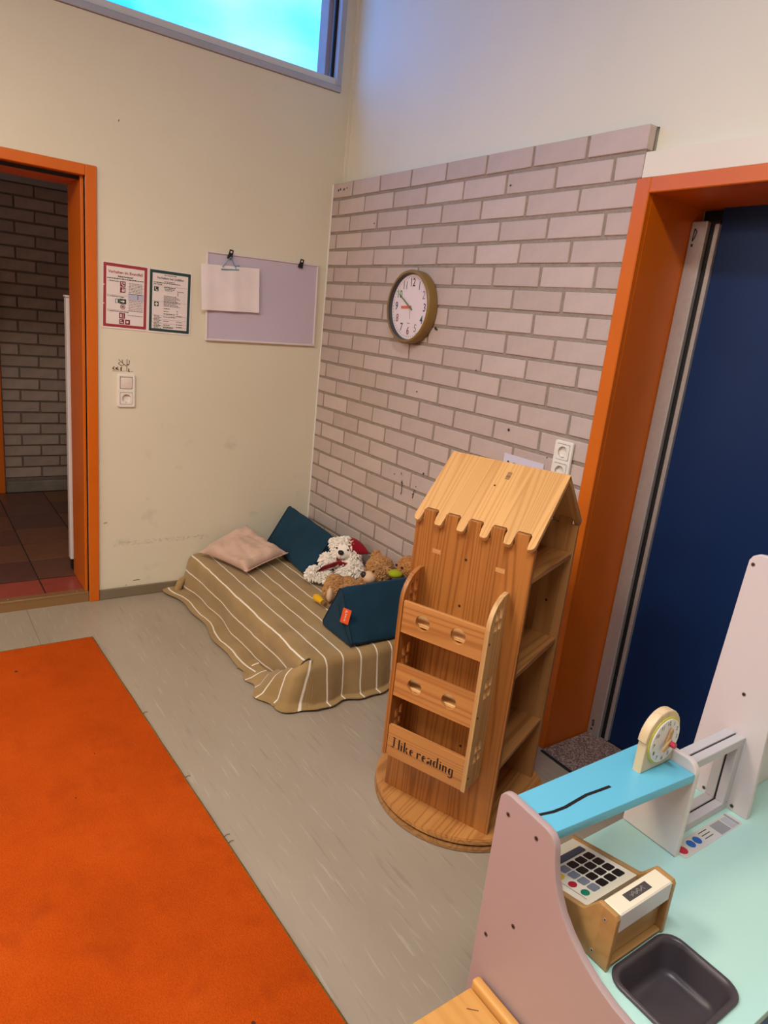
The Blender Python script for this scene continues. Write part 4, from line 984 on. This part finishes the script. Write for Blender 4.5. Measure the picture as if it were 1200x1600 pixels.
def stencil(x0, y0, s):
    L = []
    def q(*p): L.append([(x0+a*s, y0+b*s) for a, b in p])
    x = 0.0
    def stem(x, b, t, w=.155): q((x, b+.05), (x+w*.55, b), (x+w, b+.07), (x+w, t-.05), (x+w*.5, t), (x, t-.06))
    # I (with a hooked foot)
    q((.12, .16), (.26, .12), (.26, .86), (.12, .84)); q((.04, .92), (.10, 1.02), (.34, .98), (.28, .90)); q((-.06, -.02), (.0, .08), (.22, .07), (.16, -.02))
    stem(.62, 0, 1.0); stem(.90, 0, .60); q((.90, .74), (.97, .68), (1.04, .75), (.97, .81))
    stem(1.18, 0, 1.0); q((1.37, .36), (1.46, .58), (1.60, .56), (1.48, .34)); q((1.37, .29), (1.48, .27), (1.66, .03), (1.53, .0))
    def c_(x, w=.40, h=.60):  # crescent bowl
        a0, a1 = .62, 2*PI-.75; N = 9
        ang = [a0+(a1-a0)*k/N for k in range(N+1)]
        o = [(x+w/2+w/2*math.cos(a), h/2+h/2*math.sin(a)) for a in ang]
        i = [(x+w/2+.04+(w/2-.15*abs(math.sin(a/2)))*math.cos(a)*.92, h/2+(h/2-.02-.05*abs(math.sin(a/2)))*math.sin(a)) for a in ang[1:-1]]
        q(*(o+i[::-1]))
    def e_(x): c_(x, .40); q((x+.20, .28), (x+.36, .36), (x+.36, .44), (x+.20, .37))
    e_(1.78)
    stem(2.52, 0, .60); q((2.69, .47), (2.76, .60), (2.90, .60), (2.91, .46), (2.82, .44), (2.77, .50))
    e_(3.02)
    q((3.56, .46), (3.62, .60), (3.82, .60), (3.80, .53), (3.66, .52)); stem(3.86, 0, .56); q((3.54, .05), (3.64, .0), (3.80, .08), (3.82, .30), (3.66, .28), (3.54, .18))
    c_(4.12, .36); stem(4.46, 0, 1.0)
    stem(4.76, 0, .60); q((4.76, .74), (4.83, .68), (4.90, .75), (4.83, .81))
    stem(5.04, 0, .60); q((5.20, .48), (5.32, .60), (5.46, .52), (5.46, .06), (5.40, .0), (5.33, .06), (5.33, .46))
    c_(5.60, .36); q((5.93, .60), (6.06, .56), (6.06, -.12), (5.98, -.26), (5.80, -.32), (5.62, -.26), (5.64, -.18), (5.80, -.24), (5.93, -.14))
    return L
for k, (z0, z1) in enumerate(((.645, .746), (.435, .542), (.228, .334))):
    hl = [circ(-.073, (z0+z1)/2, .0235, 28), circ(.043, (z0+z1)/2, .0235, 28)] if k < 2 else []
    pk = plate('pocket_board', rrect(-.1425, .1205, z0, z1, .0015, 2), hl, .012, PINE_X, bs, MXZ(PV+.0085), .0012)
    if k == 2:
        for word in stencil(-.124, .262, .0352): plate('letter_stroke', word, [], .0012, M_DARKHOLE, pk, MXZ(PV+.0023), .0)  # dark raised strokes in place of letters cut through the board
    bm = bmesh.new(); bm_box(bm, -.1425, .1205, PV+.0148, -HD, z0+.030, z0+.040, .001); obj('pocket_shelf', bm, wood('pine_shelf_pale', (236, 190, 122), (202, 146, 84), 'x', .4, 26, 8, .5), bs)
for xx, zz in ((-.01, .886), (-.01, .742), (.005, .40), (0.0, .155), (.06, .30)): cyl('screw', (xx, -HD-.0006, zz), (xx, -HD+.001, zz), .0042, M_DARKHOLE, bs, 12)
cyl('screw', (.13, HD-.0166, .70), (.13, HD-.0155, .70), .0042, M_DARKHOLE, bs, 12)
for xx, zz in ((-.108, .885), (.098, .885)): quads('dowel_plug', [(xx-.014, xx+.014, zz-.007, zz+.007)], wood('pine_plug', (212, 156, 92), (164, 106, 52), 'x', .5, 40, 4), bs, 0, MXZ(-HD-.0004))

# ================================================================== TOY SHOP COUNTER
tk = thing('play_counter', 'white and turquoise play shop counter with blue shelf and tall side panel', 'play counter', (0, 0, 0))
XB, XF, ZTAB = 2.738, 3.153, .500
LP = [(2.720, .0), (2.720, .676)] + [(2.740-.020*math.cos(a), .688+.022*math.sin(a)) for a in (.4, .9, 1.3)] + [(2.745, .711), (2.832, .706)]
LP += [(2.832+.028*math.sin(a), .677+.029*math.cos(a)) for a in (.5, 1.0, PI/2)] + [(2.864, .655), (2.871, .630), (2.882, .604), (2.898, .578), (2.920, .555), (2.948, .534), (2.983, .516), (3.020, .505), (3.060, .4995), (3.153, .4985), (3.153, 0)]
plate('end_panel', LP, [], .015, mat('white_panel_shaded', (180, 156, 153), .38, .012, 2), tk, MXZ(-1.0905), .002)  # same white as the tall panel, with its shade put into the colour
SINK = rrect(2.980, 3.112, -1.050, -.884, .026)
plate('counter_top', [(XB, -1.083), (XF, -1.083), (XF, -.06), (XB, -.06)], [SINK], .018, mat('pale_turquoise_laminate', (186, 228, 216), .33, .012, 2), tk, MXY(ZTAB-.009), .001)
bm = bmesh.new(); bm_box(bm, XF-.03, XF-.012, -1.083, -.06, .05, ZTAB-.018); lab(obj('apron', bm, mat('mid_blue_front', (40, 100, 150), .4, .02, 2), tk), 'blue front board')
bm = bmesh.new(); bm_box(bm, XB+.004, XF-.03, -.075, -.06, 0, ZTAB-.018); obj('end_panel', bm, M_WHITE, tk)
M_SKY = mat('sky_blue_lacquer', (104, 190, 216), .3, .012, 2)
me = plate_mesh([(2.741, -1.083), (2.845, -1.083), (2.868, -.693), (2.743, -.693)], [], .020, .002, MXY(.693)); shade(me, 30); sh = lab(from_mesh('shelf', me, M_SKY, tk), 'sky blue shelf board')
sq = [(2.800, -1.080), (2.8065, -1.05), (2.8085, -1.02), (2.806, -.985), (2.804, -.955), (2.807, -.92), (2.809, -.89)]
bm = bmesh.new(); prev = None
for i, (x, y) in enumerate(sq):
    a = [bm.verts.new((x-.0033, y, .7034)), bm.verts.new((x+.0033, y, .7034))]
    if prev: bm.faces.new((prev[0], prev[1], a[1], a[0]))
    prev = a
lab(obj('slot', bm, M_BLACK, sh), 'black wavy slot line')
plate('divider', rrect(XB, 2.870, ZTAB, .726, (.001, .001, .028, .020)), [], .015, M_WHITE, tk, MXZ(-.6845), .002)
plate('tall_panel', [(2.722, .28), (2.720, .5), (2.742, 1.075)] + [(2.766-.024*math.cos(a), 1.085+.026*math.sin(a)) for a in (.3, .8, 1.3)] + [(2.772, 1.112), (2.850, 1.104), (2.868, 1.09), (2.876, 1.06), (2.876, .75), (2.883, .53), (2.883, ZTAB), (2.737, ZTAB), (2.737, .28)], [], .015, mat('white_panel_tall', (216, 204, 202), .38, .012, 2), tk, MXZ(-.4195), .002)
bm = bmesh.new(); bm_box(bm, 2.812, 2.827, -.412, -.06, ZTAB, 1.06, .002); obj('back_board', bm, M_WHITE, tk)
M_LG = mat('light_grey_lacquer', (196, 192, 192), .4, .015, 3)
fx0, fx1 = 2.790, 2.836; gv = .0022; gm = (fx0+fx1)/2+.001
def grooved(nm, y0, y1, z0, z1):
    bm = bmesh.new(); bm_box(bm, fx0, gm-gv, y0, y1, z0, z1, .0012); bm_box(bm, gm+gv, fx1, y0, y1, z0, z1, .0012)
    o = obj(nm, bm, M_LG, tk)
    bm = bmesh.new(); e = .004; bm_box(bm, gm-gv, gm+gv, y0+.002, y1-.002, z0+e, z1-e); lab(obj('groove', bm, M_BLACK, o), 'black sliding groove'); return o
grooved('window_beam', -.677, -.427, .670, .691); grooved('window_beam', -.677, -.427, ZTAB, .521)
grooved('window_post', -.452, -.427, .521, .670); grooved('window_post', -.677, -.652, .521, .670)
# printed control strip on the counter
st = lab(flat('printed_strip', rrect(2.846, 2.885, -.676, -.443, .008), mat('pale_grey_print', (206, 204, 196), .45, 0), tk, ZTAB+.0004), 'printed control strip with dots')
flat('dot', circ(2.866, -.657, .0115, 20), mat('crimson_dot', (190, 24, 56), .4, 0), st, ZTAB+.0008)
for y in (-.622, -.598): flat('dot', circ(2.864, y, .0105, 20), mat('royal_blue_dot', (16, 96, 178), .4, 0), st, ZTAB+.0008)
quads('printed_line', [(2.853+.0085*k, 2.855+.0085*k, -.577, -.545) for k in range(3)], M_TXT, st, ZTAB+.0008)
quads('printed_field', [(2.851, 2.882, -.528, -.488)], mat('grey_print', (150, 150, 150), .5, 0), st, ZTAB+.0008); quads('printed_field', [(2.851, 2.882, -.484, -.462)], mat('lilac_grey_print', (180, 176, 184), .5, 0), st, ZTAB+.0008); quads('printed_field', [(2.846, 2.882, -.460, -.452)], mat('grey_print', (150, 150, 150), .5, 0), st, ZTAB+.0008)
def screw(parent, p, d):
    p, d = Vector(p), Vector(d); o = cyl('screw', p-d*.001, p+d*.0006, .0046, mat('screw_grey', (120, 112, 106), .35, 0, 1, 0, 1, .6), parent, 14)
    cyl('socket', p+d*.0005, p+d*.0008, .0026, M_BLACK, o, 6)
for x, zz in ((2.747, .672), (2.817, .673), (2.804, .467), (2.745, .393)): screw(tk, (x, -1.098, zz), (0, -1, 0))
for x, zz in ((2.754, 1.085), (2.807, .787), (2.846, .513), (2.775, .515)): screw(tk, (x, -.427, zz), (0, -1, 0))
# toy clock fixed on the blue shelf
tcx = 2.803
arch = [(-.800, .703), (-.694, .703), (-.694, .768)] + [(-.747+.058*math.cos(a), .772+.060*math.sin(a)) for a in [.02+ (PI-.04)*k/16 for k in range(17)]] + [(-.800, .768)]
cb = plate('clock_body', arch, [], .020, TOYW, tk, MYZ(tcx), .003)
bm = bmesh.new(); n = 44
for r0, r1, z0, z1 in ((.050, .050, .0095, .0125),):
    bm_cyl(bm, (tcx+.009, -.744, .766), (tcx+.0122, -.744, .766), .0515, None, n)
lab(obj('dial_ring', bm, mat('lime_yellow_ring', (214, 206, 70), .4, 0), cb, 40), 'lime yellow dial ring')
cyl('dial', (tcx+.009, -.744, .766), (tcx+.0150, -.744, .766), .0475, mat('white_dial', (236, 230, 222), .4, 0), cb, 44)
for k in range(12):
    a = PI/2 - k*PI/6
    text('numeral', str(12 if k == 0 else k), .0125, M_TXT, cb, -.744+.039*math.cos(a), .766+.039*math.sin(a), .0155, 'CENTER', MYZ(tcx))
for nm, a, L in (('clock_hand', PI/2-.25, .030), ('clock_hand', PI+.55, .026)):
    bm = bmesh.new(); c, s = math.cos(a), math.sin(a); w = .0062
    pts = [(-.006, -w), (L*.8, -w*.8), (L, 0), (L*.8, w*.8), (-.006, w)]
    q = .016 if L > .028 else .0205
    lo = [bm.verts.new((tcx+q, -.740+x*c-y*s, .764+x*s+y*c)) for x, y in pts]; hi = [bm.verts.new((v.co.x+.0042, v.co.y, v.co.z)) for v in lo]
    bm.faces.new(lo); bm.faces.new(hi[::-1])
    for k in range(5): bm.faces.new((lo[k], lo[(k+1) % 5], hi[(k+1) % 5], hi[k]))
    obj(nm, bm, wood('hand_wood', (208, 168, 112), (180, 136, 84), 'z', .4, 60, 2), cb)
cyl('knob', (tcx+.015, -.738, .763), (tcx+.034, -.738, .763), .0062, mat('raspberry_knob', (198, 44, 70), .4, 0), cb, 16)
# sink tub let into the counter
M_TUB = mat('dark_grey_plastic', (70, 62, 66), .36, .03, 4)
tb = thing('sink_tub', 'dark grey plastic tub sunk into the play counter', 'tub', (0, 0, 0))
def loop(off, zz, r): return [(x, y, zz) for x, y in rrect(2.980-off, 3.112+off, -1.050-off, -.884+off, r, 7)]
loops = [loop(.009, .5012, .034), loop(.0095, .504, .0345), loop(.007, .507, .033), loop(.003, .5075, .030), loop(-.001, .505, .027), loop(-.004, .497, .026), loop(-.010, .456, .026), loop(-.014, .448, .024), loop(-.022, .4445, .020)]
bm = bmesh.new(); R_ = [[bm.verts.new(p) for p in l] for l in loops]
for a, b in zip(R_, R_[1:]):
    for k in range(len(a)): bm.faces.new((a[k], a[(k+1) % len(a)], b[(k+1) % len(a)], b[k]))
bm.faces.new(R_[-1])
me = bpy.data.meshes.new('basin'); bmesh.ops.recalc_face_normals(bm, faces=bm.faces); bm.to_mesh(me); bm.free(); shade(me, 60)
o = from_mesh('basin', me, M_TUB, tb); md = o.modifiers.new('t', 'SOLIDIFY'); md.thickness = .0022; md.offset = -1
# toy cash register
rg = thing('toy_cash_register', 'wooden toy cash register with black keys on the play counter', 'cash register', (0, 0, ZTAB))
def keyz(x): return .041+(x-2.75)*(.033/.153)
RP = [(2.752, .001), (2.9705, .001), (2.9705, .108)] + [(2.966, .1145), (2.934, .1155), (2.930, .114), (2.906, .0805), (2.900, .0775), (2.752, keyz(2.752)+.003)]
for y in (-1.0475, -.8885): 
    sp = plate('side_panel', RP, [], .011, PLY, rg, MXZ(y), .0022)
    if y < -1:
        for x, zz in ((2.949, .093), (2.938, .018)):
            cyl('screw', (x, y-.0062, zz), (x, y-.0050, zz), .0034, M_ALU, sp, 14); cyl('screw_socket', (x, y-.0064, zz), (x, y-.0060, zz), .0018, M_BLACK, sp, 6)
M_CREAM = mat('cream_lacquer', (236, 224, 198), .35, .01, 3)
bm = bmesh.new(); ps_ = [(2.756, keyz(2.756)), (2.903, keyz(2.903)), (2.903, .062), (2.756, .030)]
a = [bm.verts.new((x, -1.042, zz)) for x, zz in ps_]; b = [bm.verts.new((x, -.894, zz)) for x, zz in ps_]
bm.faces.new(a); bm.faces.new(b[::-1])
for k in range(4): bm.faces.new((a[k], a[(k+1) % 4], b[(k+1) % 4], b[k]))
obj('key_board', bm, M_CREAM, rg)
bm = bmesh.new(); bm_box(bm, 2.760, 2.952, -1.042, -.894, .002, .012); obj('base_board', bm, PLY, rg)
bm = bmesh.new(); bm_box(bm, 2.950, 2.957, -1.042, -.894, .012, .09); lab(obj('drawer_front', bm, wood('drawer_ply', (194, 158, 106), (168, 126, 74), 'y', .4, 30, 3, .3), rg), 'plain wooden drawer front')
bm = bmesh.new(); bm_box(bm, 2.946, 2.968, -1.042, -.894, .002, .010, .002); obj('lower_lip', bm, PLY, rg)
bm = bmesh.new(); bm_box(bm, 2.932, 2.968, -1.042, -.894, .076, .1145, .002); tpz = lab(obj('display_block', bm, M_CREAM, rg), 'cream display block')
bm = bmesh.new(); bm_box(bm, 2.9685, 2.9690, -1.041, -.895, .077, .1135); lab(obj('front_strip', bm, mat('cool_white_strip', (212, 210, 214), .35, 0), tpz), 'cool white front strip')
lbm = box('display_label', (2.9415, 2.9575, -1.004, -.940, .1140, .1149), mat('anthracite_label', (74, 68, 66), .5, .1, 200), tpz)
strokes('script', [[(2.948+.003*math.sin(k*1.7), -.992+.0035*k) for k in range(12)], [(2.951+.003*math.sin(k*2.1+1), -.990+.004*k) for k in range(10)]], .0012, mat('pale_script', (150, 140, 132), .5, 0), lbm, MXY(.1151))
keytilt = math.atan(.033/.153)
def key(nm, x, y, wx, wy, hgt, m, round_=False, label=None):
    M = Matrix.Translation((x, y, keyz(x)+hgt/2)) @ Matrix.Rotation(-keytilt, 4, 'Y')
    o = plate(nm, circ(0, 0, wx/2, 22) if round_ else rrect(-wx/2, wx/2, -wy/2, wy/2, .0035), [], hgt, m, rg, M, .0006)
    if label: lab(o, label)
M_KEY = mat('black_key', (16, 15, 16), .35, 0); M_GKEY = mat('slate_grey_key', (124, 128, 136), .4, 0)
for j, y in enumerate((-.9165, -.9405, -.9645, -.9885)):
    for i in range(4): key('key', 2.813+.0218*i, y, .0185, .0195, .0016, M_GKEY if j == 3 else M_KEY, False, 'slate grey key' if j == 3 else None)
for x, m_, l_ in ((2.823, mat('yellow_key', (222, 190, 40), .4, 0), 'round yellow key'), (2.851, mat('red_key', (176, 24, 42), .4, 0), 'round red key'), (2.879, mat('green_key', (20, 124, 92), .4, 0), 'round green key')): key('key', x, -1.0125, .0165, 0, .0016, m_, True, l_)
key('display_bar', 2.7895, -.952, .017, .094, .0014, mat('dark_slate_display', (66, 72, 84), .4, 0), False, 'dark slate display bar')
strokes('printed_line', [[(2.812, -1.025), (2.893, -1.025)]], .0007, M_TXTG, rg, MXY(keyz(2.85)+.0008) @ Matrix.Translation((2.85, 0, 0)) @ Matrix.Rotation(-keytilt, 4, 'Y') @ Matrix.Translation((-2.85, 0, 0)))

# ================================================================== LOW WOODEN BENCH IN FRONT OF THE COUNTER
bn = thing('child_bench', 'low honey coloured wooden bench beside the play counter end panel', 'bench', (2.755, -1.40, .007))
bm = bmesh.new(); bm_box(bm, 0, .36, .0, .272, .262, .282, .004, 2); obj('seat', bm, BEECH, bn, 40)
bm = bmesh.new(); bm_box(bm, -.004, .364, .276, .296, .10, .296, .007, 3); obj('end_board', bm, BEECH, bn, 40)
bm = bmesh.new(); bm_box(bm, -.004, .364, -.024, -.004, .10, .296, .007, 3); obj('end_board', bm, BEECH, bn, 40)
bm = bmesh.new(); bm_box(bm, .16, .20, -.004, .276, .10, .262, .003); obj('stretcher', bm, BEECH, bn)
for x in (.03, .33):
    for y in (-.014, .286): bm = bmesh.new(); bm_box(bm, x-.018, x+.018, y-.010, y+.010, 0, .10, .003); obj('leg', bm, BEECH, bn)
strokes('scratch', [[(.03, .235), (.045, .252)]], .0016, mat('dark_scratch', (110, 66, 26), .7, 0), bn, MXY(.2826))
